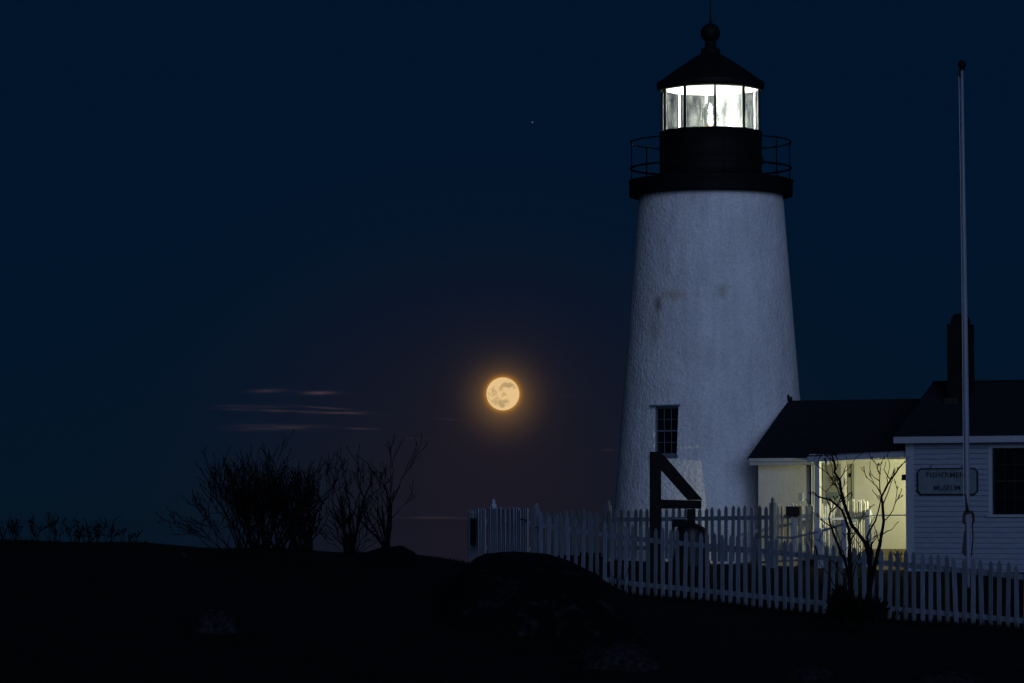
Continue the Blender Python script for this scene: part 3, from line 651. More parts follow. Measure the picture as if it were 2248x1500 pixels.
# ------------------------------------------------------------------ museum sign
sgr = -.075
s0, z1 = bp(2013, 1028, sgr); s1, z0 = bp(2147, 1087, sgr)
SG = empty('museum_sign', B((s0 + s1) / 2, sgr, z0), 'grey hanging sign reading FISHERMEN\'S MUSEUM on the clapboard wall', 'sign')
def octo(mb, s0, s1, z0, z1, r, th, c):
    pts = [(s0 + c, z0), (s1 - c, z0), (s1, z0 + c), (s1, z1 - c), (s1 - c, z1), (s0 + c, z1), (s0, z1 - c), (s0, z0 + c)]
    vs = [B(a, r, b) for a, b in pts] + [B(a, r + th, b) for a, b in pts]
    mb.add(vs, [tuple(range(8)), tuple(range(15, 7, -1))] + [(i, i + 8, (i + 1) % 8 + 8, (i + 1) % 8) for i in range(8)])
bd_ = MB(); octo(bd_, s0 + .012, s1 - .012, z0 + .012, z1 - .012, sgr + .006, .022, .06); bdo = bd_.build('board', M['signf'], SG)
br = MB(); c8 = .07; o8 = [(s0 + c8, z0), (s1 - c8, z0), (s1, z0 + c8), (s1, z1 - c8), (s1 - c8, z1), (s0 + c8, z1), (s0, z1 - c8), (s0, z0 + c8)]
i8 = [(s0 + c8 + .01, z0 + .028), (s1 - c8 - .01, z0 + .028), (s1 - .028, z0 + c8 + .01), (s1 - .028, z1 - c8 - .01), (s1 - c8 - .01, z1 - .028), (s0 + c8 + .01, z1 - .028), (s0 + .028, z1 - c8 - .01), (s0 + .028, z0 + c8 + .01)]
br.add([B(a, sgr, b) for a, b in o8] + [B(a, sgr, b) for a, b in i8] + [B(a, sgr + .03, b) for a, b in o8] + [B(a, sgr + .0061, b) for a, b in i8],
       [(i, (i + 1) % 8, (i + 1) % 8 + 8, i + 8) for i in range(8)] + [(i, i + 16, (i + 1) % 8 + 16, (i + 1) % 8) for i in range(8)] + [(i + 8, (i + 1) % 8 + 8, (i + 1) % 8 + 24, i + 24) for i in range(8)])
br.build('border', M['signb'], SG)
for (txt, a, c, y0, y1) in (("FISHERMEN'S", 2034, 2130, 1037, 1049), ('MUSEUM', 2050, 2108, 1065.5, 1077.5)):
    q0, zz0 = bp(a, y1, sgr); q1, _ = bp(c, y1, sgr); zz1 = bp(a, y0, sgr)[1]
    text_mesh('lettering', txt, M['signb'], B(q0, sgr + .003, zz0), e1, UZ, q1 - q0, zz1 - zz0, .002, SG)
for px in (2043, 2112):
    q, zz = bp(px, 1028, sgr); h = MB(); h.tube([B(q, sgr + .01, z1 - .01), B(q, sgr + .01, z1 + .03), B(q, .0, z1 + .055)], .009, 6); h.ball(B(q, sgr + .01, z1 + .035), .014, 5); h.build('hook', M['signb'], SG)

# ------------------------------------------------------------------ flagpole
FY = 64.2; fbz = P(2126, 1290, FY); ftz = P(2111.5, 152, FY)
FP = empty('flagpole', fbz, 'tall white flagpole with black ball standing before the museum sign', 'flagpole')
pl = MB(); axis = ftz - fbz; hg = (P(2126, 1085, FY) - fbz).length / axis.length
pl.tube([fbz + axis * u for u in (0, .05, .1, .15, .2, .3, .4, .5, .6, .7, .8, .9, 1)], [.032, .032, .033, .036, .048, .049, .049, .048, .045, .041, .036, .031, .027], 16)
pl.build('pole', M['pole'], FP)
tb_ = MB(); tb_.ball(ftz + UZ * .085, .073, 12); tb_.tube([ftz - UZ * .02, ftz + UZ * .03], .05, 10); tb_.build('ball_finial', M['black'], FP)
pu = MB(); pu.ball(ftz + Vector((-.045, -.02, -.13)), .03, 6); pu.box(ftz + Vector((-.07, -.04, -.12)), (.05, 0, 0), (0, .04, 0), (0, 0, .10)); pu.build('pulley', M['black'], FP)
ha = MB(); pts = []
for i in range(25):
    u = i / 24; q = ftz + (fbz - ftz) * (u * .83 + .016); pts.append(q + Vector((-.062 - .012 * u + .012 * math.sin(u * math.pi), -.055, 0)))
ha.tube(pts, .0065, 5); ha.build('halyard', M['rope'], FP)
br_ = MB(); bz = lambda py, dx_=0, dy_=0: P(2126, py, FY) + Vector((dx_ / F * FY, dy_, 0))
for sg in (-1, 1):
    br_.tube([bz(1122, sg * 5, -.02), bz(1130, sg * 10, -.02), bz(1146, sg * 11, -.02), bz(1152, sg * 7, -.02)], [.018, .026, .026, .012], 6)
br_.box(bz(1128, -9, -.09), (.15, 0, 0), (0, .14, 0), (0, 0, .055)); br_.build('bracket', M['rust'], FP)
fl_ = MB(); fl_.hexa([bz(1221, -8, -.02), bz(1221, -5, -.02), bz(1221, -5, .06), bz(1221, -8, .06), bz(1150, -6.5, -.02), bz(1150, -4.5, -.02), bz(1150, -4.5, .06), bz(1150, -6.5, .06)])
fl_.hexa([bz(1215, -14, -.0), bz(1222, -6, -.0), bz(1222, -6, .05), bz(1215, -14, .05), bz(1168, -9, -.0), bz(1160, -6, -.0), bz(1160, -6, .05), bz(1168, -9, .05)])
fl_.build('hinge_plate', M['signb'], FP)
rp = MB(); rp.tube([bz(1150, 8, -.03), bz(1180, 9.5, -.04), bz(1222, 6, -.03)], .012, 6); rp.tube([bz(1085, -7, -.05), bz(1105, -5, -.06), bz(1125, -3, -.08)], [.004, .02, .03], 6); rp.build('coiled_rope', M['signb'], FP)

# ------------------------------------------------------------------ picket fences
def variants(m):
    out = [m]
    for f_ in (.72, .86, 1.14):
        c2 = m.copy(); cr = c2.node_tree.nodes[m['cr']].color_ramp.elements
        for e_ in cr: e_.color = (e_.color[0] * f_ * (1.06 if f_ < .8 else 1), e_.color[1] * f_, e_.color[2] * f_ * (.92 if f_ < .9 else 1), 1)
        out.append(c2)
    return out
VM = {k: variants(M[k]) for k in ('white_wood', 'grey_wood', 'plaster')}
def picket_mesh(wd=.07, th=.02, pt=.06):
    m_ = MB(); h = wd / 2; b0, t0 = -th / 2, th / 2
    outline = [(-h, 0), (h, 0), (h, 1 - pt), (h * .55, 1 - pt * .4), (0, 1), (-h * .55, 1 - pt * .4), (-h, 1 - pt)]
    n = len(outline); m_.add([(x, b0, z) for x, z in outline] + [(x, t0, z) for x, z in outline], [tuple(range(n)), tuple(range(2 * n - 1, n - 1, -1))] + [(i, i + n, (i + 1) % n + n, (i + 1) % n) for i in range(n)])
    return m_
def fence(name, label, cat, px0, Y0, px1, Y1, topf, botf, npk, m, group=None, rails=(.80, .14), wd=.07, posts=(), post_top=16, rail_h=.08, seed=1, pt=.06, jit=.006, root=None, back=1):
    rnd = random.Random(seed)
    a = P(px0, botf(px0), Y0); c = P(px1, botf(px1), Y1)
    rt = root or empty(name, a, label, cat, group)
    base = root_loc(rt)
    dirv = Vector((c.x - a.x, c.y - a.y, 0)); ln_ = dirv.length; dirv.normalize(); yaw = math.atan2(dirv.y, dirv.x); nrm = Vector((-dirv.y, dirv.x, 0)) * back
    def at(u):
        q = Vector((lerp(a.x, c.x, u), lerp(a.y, c.y, u), 0)); px = 1124 + q.x / q.y * F
        return q, P(px, botf(px), q.y).z, P(px, topf(px), q.y).z
    proto = None
    for i in range(npk):
        u = (i + .5) / npk; q, zb, zt_ = at(u)
        if proto is None: proto = picket_mesh(wd, pt=pt).build('picket', m, rt, world=False); o = proto
        else: o = proto.copy(); o.parent = rt; col.objects.link(o)
        vs_l = [v for v in VM.values() if v[0] == m]
        if vs_l: o.material_slots[0].link = 'OBJECT'; o.material_slots[0].material = rnd.choice(vs_l[0] + [m])
        o.location = q + UZ * (zb + rnd.uniform(-.012, .0)) - base + dirv * rnd.uniform(-jit, jit)
        o.rotation_euler = (rnd.uniform(-.012, .012), rnd.gauss(0, .016), yaw); o.scale = (rnd.uniform(.93, 1.06), 1, (zt_ - zb) * rnd.uniform(.975, 1.02))
    for fr in rails:
        rm = MB(); seg = 5
        for k in range(seg):
            q0, zb0, zt0 = at(k / seg); q1, zb1, zt1 = at((k + 1) / seg)
            rm.bar(q0 + nrm * .033 + UZ * lerp(zb0, zt0, fr), q1 + nrm * .033 + UZ * lerp(zb1, zt1, fr), .04, rail_h)
        rm.build('rail', m, rt)
    for (px, extra, wdp) in posts:
        # depth of the post on the fence line
        lo, hi = 0, 1
        for _ in range(40):
            md = (lo + hi) / 2; q, _a, _b = at(md)
            if 1124 + q.x / q.y * F < px: lo = md
            else: hi = md
        q, zb, zt_ = at(md); pm = MB(); h = wdp / 2; q = q + nrm * .06
        ztp = zt_ + extra / F * q.y
        pm.box(q - dirv * h - nrm * 0 + UZ * (zb - .1), dirv * wdp, nrm * wdp, UZ * (ztp - zb + .1 - .07))
        pm.box(q - dirv * (h * .55) + nrm * (h * .45) + UZ * (ztp - .07), dirv * h * 1.1, nrm * h * 1.1, UZ * .07)
        pm.ball(q + nrm * h + UZ * (ztp + .005), h * .62, 6)
        pm.build('post', m, rt)
    return rt
topF = lambda px: interp(FX, FT, px)
botF = lambda px: interp(FX, FB, px)
fence('picket_fence', 'long white picket fence crossing the front, sloping down to the right', 'fence', 1165, 62.0, 2300, 54.67, topF, botF, 66, M['white_wood'], posts=((1168, 14, .10),), seed=3)
fence('picket_fence', 'paler white picket fence behind, at the foot of the tower', 'fence', 1180, 73.2, 1690, 69.6, lambda px: interp([1180, 1450, 1690], [1121, 1116, 1108], px), lambda px: interp([1180, 1690], [1216, 1236], px), 36, M['grey_wood'],
      posts=((1328, 16, .10), (1690, 12, .10)), seed=4, rails=(.78, .2), wd=.075)
fence('picket_fence', 'short picket fence at far left end beside the gate, holding a dark board', 'fence', 1027, 66.5, 1066, 65.0, lambda px: interp([1027, 1066], [1118, 1114], px), lambda px: 1226, 9, M['trim'], seed=5, rails=(.72, .2), wd=.10, pt=.03)
fence('picket_gate', 'white picket gate between two capped posts above the big rock', 'gate', 1070, 65.0, 1160, 62.1, lambda px: interp([1070, 1160], [1113, 1115], px), lambda px: 1228, 19, M['trim'], seed=6, rails=(.69, .2), wd=.10, rail_h=.075, pt=.03, posts=((1071, 14, .09),))
lt = bpy.data.objects['picket_gate']; l_ = MB(); q = P(1150, 1142, 62.2); l_.bar(q + Vector((-.06, -.03, .02)), q + Vector((.07, -.03, -.01)), .02, .03); l_.build('latch', M['black'], lt)
# dark board on the far-left fence
q = P(1033, 1138, 65.9); q2 = P(1044, 1138, 65.5); nb1 = MB(); dn = Vector((0, 0, -(60 / F * 66)))
nb1.box(P(1033, 1198, 65.9), q2 - q, Vector((.02, .012, 0)), -dn)
NBo = nb1.build('notice_board', M['signb']); tag(NBo, 'narrow dark board fixed upright on far-left pickets', 'notice board')

# lit fence by the porch
topG = lambda px: interp([1800, 1822, 1823, 1845], [1107, 1109, 1097, 1096], px)
def plane_fence(name, label, pxs, r0, r1, top, bot, n, seed, posts=(), rails=(.78, .12)):
    # a fence whose two ends stand at given depths in the building frame
    pa = bp(pxs[0], 1150, r0)[0]; pb = bp(pxs[1], 1150, r1)[0]; qa = B(pa, r0, 0); qb = B(pb, r1, 0)
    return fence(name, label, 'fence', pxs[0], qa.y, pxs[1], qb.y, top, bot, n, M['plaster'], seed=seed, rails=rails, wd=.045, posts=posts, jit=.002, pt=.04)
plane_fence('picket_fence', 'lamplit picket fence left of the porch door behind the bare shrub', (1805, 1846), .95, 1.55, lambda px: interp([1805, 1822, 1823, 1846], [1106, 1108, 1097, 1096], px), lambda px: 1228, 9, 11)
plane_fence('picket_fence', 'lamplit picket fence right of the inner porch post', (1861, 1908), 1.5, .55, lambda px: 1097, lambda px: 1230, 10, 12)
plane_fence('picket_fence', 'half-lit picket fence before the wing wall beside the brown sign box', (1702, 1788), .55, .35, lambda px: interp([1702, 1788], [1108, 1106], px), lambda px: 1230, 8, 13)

# ------------------------------------------------------------------ ramp railing
RM = empty('ramp_railing', B(bp(1750, 1222, .0)[0], 0, GZ), 'white sloping ramp handrails leading up to the lit porch', 'railing')
def bq(px, py, r): s, z = bp(px, py, r); return B(s, r, z)
r1 = MB()
for (pts, wdt) in (([(1620, 1176, .9), (1700, 1158, .8), (1797, 1140, .65)], .075), ([(1797, 1140, .65), (1851, 1139, .85)], .06), ([(1878, 1139, .7), (1912, 1131, .45)], .07), ([(1912, 1132, .34), (1991, 1131, .02)], .03)):
    for i in range(len(pts) - 1): r1 = MB(); r1.bar(bq(*pts[i]), bq(*pts[i + 1]), .09, wdt * .75); r1.build('handrail', M['trim'], RM)
r2 = MB()
for pts in ([(1652, 1178, -.55), (1740, 1181, -.5), (1800, 1167, -.35), (1856, 1150, -.2), (1880, 1142, 0)],):
    for i in range(len(pts) - 1): r2 = MB(); r2.bar(bq(*pts[i]), bq(*pts[i + 1]), .08, .045); r2.build('handrail', M['grey_wood'], RM)
for (px, y0, y1, r, wpx, cap) in ((1795, 1160, 1232, -.4, 16, 0), (1904, 1137, 1222, .2, 11, 1), (1741, 1138, 1190, .05, 9, 0), (1852, 1141, 1225, -.25, 13, 0), (1683, 1180, 1235, -.5, 10, 0)):
    s, zt_ = bp(px, y0, r); _, zb = bp(px, y1, r); hw_ = wpx / 2 / F * 70; p = MB(); p.box(B(s - hw_, r, zb - .2), e1 * 2 * hw_, e2 * 2 * hw_, UZ * (zt_ - zb + .2))
    if cap: p.box(B(s - hw_ * .8, r + .01, bp(px, 1131, r)[1]), e1 * 1.8 * hw_, e2 * .08, UZ * (bp(px, 1120, r)[1] - bp(px, 1131, r)[1]))
    p.build('post', M['trim'], RM)
sb = MB(); sb.bar(bq(1748, 1136, .6), bq(1742, 1224, .6), .04, .035, up=Vector((0, 1, 0))); sb.build('baluster', M['plaster'], RM)
rd = MB(); a0 = bq(1620, 1238, .1); a1 = bq(1790, 1228, .3); a2 = bq(1905, 1222, .3)
rd.bar(a0 + e2 * .1, a1 + e2 * .1, .9, .04); rd.bar(a1 + e2 * .1 + e1 * .01, a2 + e2 * .1, .9, .04); rd.build('ramp_deck', M['base'], RM)
# sign box on stand
SB = empty('sign_box', bq(1740, 1180, .45), 'small dark brown box on a post before the wing wall', 'sign')
q = bq(1725, 1131, .2); s, z = bp(1725, 1131, .2); s2_, zt_ = bp(1755, 1112, .2)
x = MB(); x.box(B(s, .2, z), e1 * (s2_ - s), e2 * .10, UZ * (zt_ - z)); x.box(B(s + .04, .22, z - .035), e1 * (s2_ - s - .08), e2 * .06, UZ * .034); x.build('box', M['brown'], SB)
x = MB(); x.box(B(s + .10, .22, z - .5), e1 * .06, e2 * .06, UZ * .464); x.build('post', M['trim'], SB)
# capped newel post near the wing wall: its shadow falls on the wall
NP = MB(); s, z = bp(1760, 1180, .75); zt_ = bp(1760, 1098, .75)[1]
NP.box(B(s - .03, .72, GZ - .1), e1 * .06, e2 * .06, UZ * (bp(1760, 1110, .75)[1] - GZ + .1)); NP.box(B(s - .05, .70, bp(1760, 1100, .75)[1]), e1 * .085, e2 * .085, UZ * .16)
tag(NP.build('newel_post', M['trim']), 'square-capped white newel post beside porch, catching lamplight', 'post')

# ------------------------------------------------------------------ bell and its timber frame
BY = 65.5
FRM = empty('timber_gallows', P(1440, 1240, BY), 'black timber gallows frame with diagonal brace holding the bell', 'frame')
def pq(px, py, dy_=0): return P(px, py, BY + dy_)
def plate(mb, pts, y0, y1): # polygon in the picture plane with real thickness
    n = len(pts); a = [P(px, py, y0) for px, py in pts]; c = [v + Vector((0, y1 - y0, 0)) for v in a]
    mb.add(a + c, [tuple(range(n)), tuple(range(2 * n - 1, n - 1, -1))] + [(i, i + n, (i + 1) % n + n, (i + 1) % n) for i in range(n)])
x = MB(); plate(x, [(1427, 1262), (1451.5, 1262), (1451.5, 992), (1427, 992)], BY, BY + .2); x.build('post', M['timber'], FRM)
x = MB(); plate(x, [(1452, 1033), (1452, 996), (1458, 1000), (1543, 1098), (1510, 1098)], BY + .04, BY + .16); x.build('brace', M['timber'], FRM)
x = MB(); plate(x, [(1452, 1117), (1540, 1117), (1540, 1099), (1452, 1097)], BY + .02, BY + .18); x.build('beam', M['timber'], FRM)
x = MB(); plate(x, [(1509, 1140), (1527, 1140), (1527, 1117.5), (1509, 1117.5)], BY + .03, BY + .17); x.build('hanger', M['timber'], FRM)
BL = empty('bell', pq(1517, 1252), 'large dark bronze bell hanging below the timber frame', 'bell')
cx = P(1517, 1200, BY + .1); zz = lambda py: P(1517, py, BY).z
x = MB(); kk = BY / F
x.lathe([(.001, zz(1140)), (9 * kk, zz(1141)), (10 * kk, zz(1149)), (20 * kk, zz(1153)), (29 * kk, zz(1158)), (32.5 * kk, zz(1163)), (33 * kk, zz(1185)), (35 * kk, zz(1205)), (39 * kk, zz(1225)), (45 * kk, zz(1240)), (46 * kk, zz(1244)), (42 * kk, zz(1244)), (30 * kk, zz(1220)), (.001, zz(1180))], (cx.x, cx.y, 0), 36)
x.build('bell_body', M['bronze'], BL)
x = MB(); x.tube([(cx.x, cx.y, zz(1200)), (cx.x, cx.y, zz(1246))], .015, 6); x.ball((cx.x, cx.y, zz(1246)), .05, 8); x.build('clapper', M['bronze'], BL)
# plaque on the back fence
pxa, pxb = P(1477, 1157, 70.8), P(1507, 1157, 70.6); PQ = empty('plaque', pxa, 'small dark plaque with thin white frame near the bell', 'plaque')
x = MB(); x.box(pxa, pxb - pxa, (0, .03, 0), (0, 0, 17 / F * 70.7)); x.build('panel', M['signb'], PQ)
x = MB(); x.box(pxa + Vector((-.0, -.004, 17 / F * 70.7 + .001)), pxb - pxa, (0, .034, 0), (0, 0, .014)); x.box(pxb + Vector((.001, -.004, 0)), (.014, 0, 0), (0, .034, 0), (0, 0, 17 / F * 70.7)); x.build('frame', M['trim'], PQ)

# ------------------------------------------------------------------ rocks
def rock_ridge(name, label, tops, Yb, Yf, base_drop, seed, steps=0):
    """an outcrop whose crest passes through photo points (px, py) at depth between Yf (front) and Yb (back)"""
    px0, px1 = tops[0][0], tops[-1][0]; nx, ny = 60, 26; Yc = (Yb + Yf) / 2
    mb = MB(); vs = []
    X0 = P(px0, 1200, Yc).x; X1 = P(px1, 1200, Yc).x
    for j in range(ny + 1):
        v = j / ny
        for i in range(nx + 1):
            u = i / nx; x_ = lerp(X0, X1, u); Y = lerp(Yf, Yb, v); pxc = 1124 + x_ / Yc * F
            zc_ = -(interp([p[0] for p in tops], [p[1] for p in tops], pxc) - 1140) / F * Yc
            prof_ = math.sin(math.pi * min(1, max(0, v))) ** .38 if v > .5 else (math.sin(math.pi * v)) ** .55
            gz = ground(x_, Y) - base_drop
            nz_ = noise.fractal(Vector((x_ * 1.3 + seed, Y * 1.3, seed)), 1, 2, 5) * .09 * (1 - abs(2 * v - 1) ** 3) + noise.fractal(Vector((x_ * 7 + seed, Y * 7, seed)), 1, 2, 4) * .022
            edge_ = min(1, 8 * min(u, 1 - u) + .0)
            if abs(v - .5) < .12: nz_ = min(nz_, .012)
            z_ = lerp(gz, zc_ + nz_, prof_ * (edge_ ** .5))
            vs.append((x_ + noise.noise(Vector((Y, seed, x_))) * .03, Y, z_))
    fs = [(j * (nx + 1) + i, j * (nx + 1) + i + 1, (j + 1) * (nx + 1) + i + 1, (j + 1) * (nx + 1) + i) for j in range(ny) for i in range(nx)]
    mb.add(vs, fs, True)
    return tag(mb.build(name, M['rock']), label, 'rock')
rock_ridge('rock_outcrop', 'big rounded granite outcrop rising before the gate and fence', [(960, 1300), (1000, 1262), (1045, 1224), (1062, 1216), (1130, 1212), (1200, 1217), (1262, 1236), (1312, 1261), (1345, 1290), (1400, 1312), (1430, 1340)], 58.0, 51.0, .15, 5)
rock_ridge('rock_ledge', 'low humped rock on the skyline below the rightmost bare bush', [(770, 1226), (800, 1216), (820, 1208), (850, 1202), (885, 1203), (905, 1212), (920, 1224), (945, 1235)], 60.6, 58.4, .1, 9)
def boulder(label, px, py0, py1, halfw, Y, seed, flat=1.0):
    rnd = random.Random(seed); c_ = P(px, py1, Y); hw_ = halfw / F * Y; hh = (py1 - py0) / F * Y
    mb = MB(); n = 18; vs = []
    for i in range(n + 1):
        th = math.pi * i / n
        for k in range(2 * n):
            ph = math.pi * k / n; d = Vector((math.sin(th) * math.cos(ph), math.sin(th) * math.sin(ph), math.cos(th)))
            f_ = 1 + noise.fractal(d * 1.6 + Vector((seed, 0, 0)), 1, 2, 4) * .28 + noise.noise(d * 6 + Vector((seed, 3, 0))) * .05
            vs.append(c_ + Vector((d.x * hw_ * f_, d.y * hw_ * .8 * f_, d.z * hh * f_ * flat)))
    mb.add(vs, [(i * 2 * n + k, i * 2 * n + (k + 1) % (2 * n), (i + 1) * 2 * n + (k + 1) % (2 * n), (i + 1) * 2 * n + k) for i in range(n) for k in range(2 * n)], True)
    return tag(mb.build('boulder', M['boulder']), label, 'rock')
def gy(py, px):  # depth where the ground is seen at this pixel
    for i in range(400):
        Y = 44 + i * .05; q = P(px, py, Y)
        if q.z < ground(q.x, Y): return Y
    return 50
for (lab, px, y0, y1, hw_, sd_, s) in (('pale speckled boulder alone on the dark slope at left', 470, 1335, 1388, 50, 2, 1), ('long flat lichened boulder below the big outcrop', 1355, 1408, 1468, 86, 7, .9), ('low boulder at bottom edge under the right-hand shrub', 1775, 1460, 1488, 52, 11, .9), ('wide low boulder at bottom edge below the flagpole', 2075, 1472, 1502, 78, 15, .9),
                                ('small pale stone low on the left skyline', 403, 1212, 1222, 9, 21, 1)):
    boulder(lab, px, y0, y1, hw_, gy(min(y1, 1495), px), sd_, s)

# ------------------------------------------------------------------ bare shrubs
def grow(mbs, p, d, length, r, lvl, maxl, rnd, up=.12, wig=.22, split=.5, buds=None, seg=5):
    pts = [Vector(p)]; rad = [r]; d = Vector(d).normalized(); sl_ = length / seg
    for i in range(seg):
        d = (d + Vector((rnd.gauss(0, wig), rnd.gauss(0, wig), rnd.gauss(0, wig * .5) + up))).normalized()
        pts.append(pts[-1] + d * sl_); rad.append(max(.0050, r * (1 - .62 * (i + 1) / seg)))
        if lvl < maxl and i >= 1 and rnd.random() < split:
            ax = Vector((rnd.gauss(0, 1), rnd.gauss(0, 1), rnd.gauss(0, .5))).normalized()
            dd = (d + ax * rnd.uniform(.45, .85)).normalized()
            grow(mbs, pts[-1], dd, length * rnd.uniform(.45, .75), rad[-1] * .75, lvl + 1, maxl, rnd, up, wig, split, buds, seg)
        if buds is not None and lvl >= 1 and rnd.random() < .28:
            q = pts[-1]; s = rnd.uniform(.006, .014); buds.add([q + Vector((s, 0, 0)), q + Vector((-s, 0, 0)), q + Vector((0, s, 0)), q + Vector((0, -s, 0)), q + Vector((0, 0, s * 1.8)), q + Vector((0, 0, -s))], [(0, 2, 4), (2, 1, 4), (1, 3, 4), (3, 0, 4), (2, 0, 5), (1, 2, 5), (3, 1, 5), (0, 3, 5)])
    mbs[0 if lvl == 0 else 1].tube(pts, rad, 5 if lvl < 2 else 4)
def shrub(label, px, py, Y, height, spread, stems, maxl, seed, r=.018, up=.12, wig=.2, split=.5, bud=False, group=None, base_spread=.15, lean=0):
    rnd = random.Random(seed); b_ = P(px, py, Y); b_.z -= .05
    rt = empty('bare_shrub', b_, label, 'shrub', group); mbs = [MB(), MB()]; bu_ = mbs[1] if bud else None
    for i in range(stems):
        a = rnd.uniform(0, 2 * math.pi); t = rnd.random() ** .6 * spread
        d = Vector((math.cos(a) * t + lean, math.sin(a) * t * .7, 1))
        p = b_ + Vector((math.cos(a) * base_spread * rnd.random(), math.sin(a) * base_spread * rnd.random(), 0))
        grow(mbs, p, d, height * rnd.uniform(.75, 1.05), r * rnd.uniform(.7, 1.1), 0, maxl, rnd, up, wig, split, bu_)
    mbs[0].build('stem', M['bark'], rt); mbs[1].build('twig', M['bark'], rt)
    return rt
G1 = 'bare shrubs standing on the left skyline'
shrub('dense budded bare bush, leftmost and thickest of the skyline bushes', 563, 1204, 60, .90, 1.15, 34, 3, 31, r=.019, up=.17, wig=.17, split=.72, bud=True, group=G1, base_spread=.42)
shrub('tall dense bare bush just right of the thickest one', 618, 1206, 59.6, .88, .55, 22, 3, 32, r=.020, up=.12, wig=.16, split=.72, bud=True, group=G1, base_spread=.35)
shrub('medium bare bush with curved stems in the middle of the skyline bushes', 680, 1208, 59.8, .78, .62, 14, 3, 33, r=.032, up=.12, wig=.2, split=.65, group=G1, base_spread=.22)
shrub('thin tall bare bush with low tangled twigs, left of the humped rock', 775, 1213, 59.5, .98, .42, 9, 3, 34, r=.030, up=.11, wig=.18, split=.5, group=G1, base_spread=.15)
shrub('small tangled scrub at the foot of the thin tall bush', 775, 1214, 59.2, .6, .8, 12, 2, 44, r=.009, up=.05, wig=.22, split=.5, group=G1, base_spread=.15)
shrub('open vase-shaped bare bush with long stems on the humped rock', 858, 1206, 59.6, 1.0, .40, 9, 3, 35, r=.026, up=.12, wig=.17, split=.5, group=G1, base_spread=.10)
shrub('low wide twiggy bush spreading left along the skyline', 500, 1203, 59.8, .75, 1.3, 9, 3, 37, r=.008, up=.03, wig=.2, split=.5, bud=True, group=G1, base_spread=.3, lean=-.5)
G2 = 'small bare shrubs on far-left skyline'
for i, (px, h, s, lab) in enumerate(((14, .30, .35, 'tiny bare shrub at the very left edge of the skyline'), (38, .38, .3, 'small bare shrub, second from the left edge of the skyline'), (72, .36, .3, 'small upright shrub, third from the left edge'), (120, .42, .45, 'taller leaning small shrub, fourth from the left edge'),
                             (158, .32, .3, 'knobbly small shrub, fifth from the left edge'), (183, .30, .35, 'stubby small shrub, sixth from the left edge'), (205, .32, .4, 'low small shrub, seventh from the left edge'), (243, .34, .3, 'small thin shrub, eighth from the left edge'), (282, .34, .6, 'small right-leaning shrub, last before the bare skyline'), (318, .12, .3, 'tiny sprig alone on the skyline right of the small shrubs'))):
    shrub(lab, px, interp([0, 250, 400], [1187, 1191, 1198], px), 59.9, h * .8, s, 6 if i < 9 else 2, 2, 50 + i, r=.009, up=.05, wig=.22, split=.55, bud=i < 9, group=G2, base_spread=.1, lean=.4 if i == 8 else 0)
shrub('weedy dark tuft against the fence foot right of the outcrop', 1352, 1303, 57.5, .30, .8, 14, 1, 71, r=.006, up=.1, wig=.15, split=.4, base_spread=.2)
shrub('dark upright sprig beside the outcrop in front of the fence', 1322, 1268, 57.5, .14, .4, 5, 1, 73, r=.008, up=.1, wig=.1, split=.4, base_spread=.05)
shrub('small dark twiggy plant at fence foot right of the large shrub', 1948, 1358, 54.0, .22, .9, 9, 1, 72, r=.009, up=.02, wig=.15, split=.5, bud=True, base_spread=.1, lean=.2)

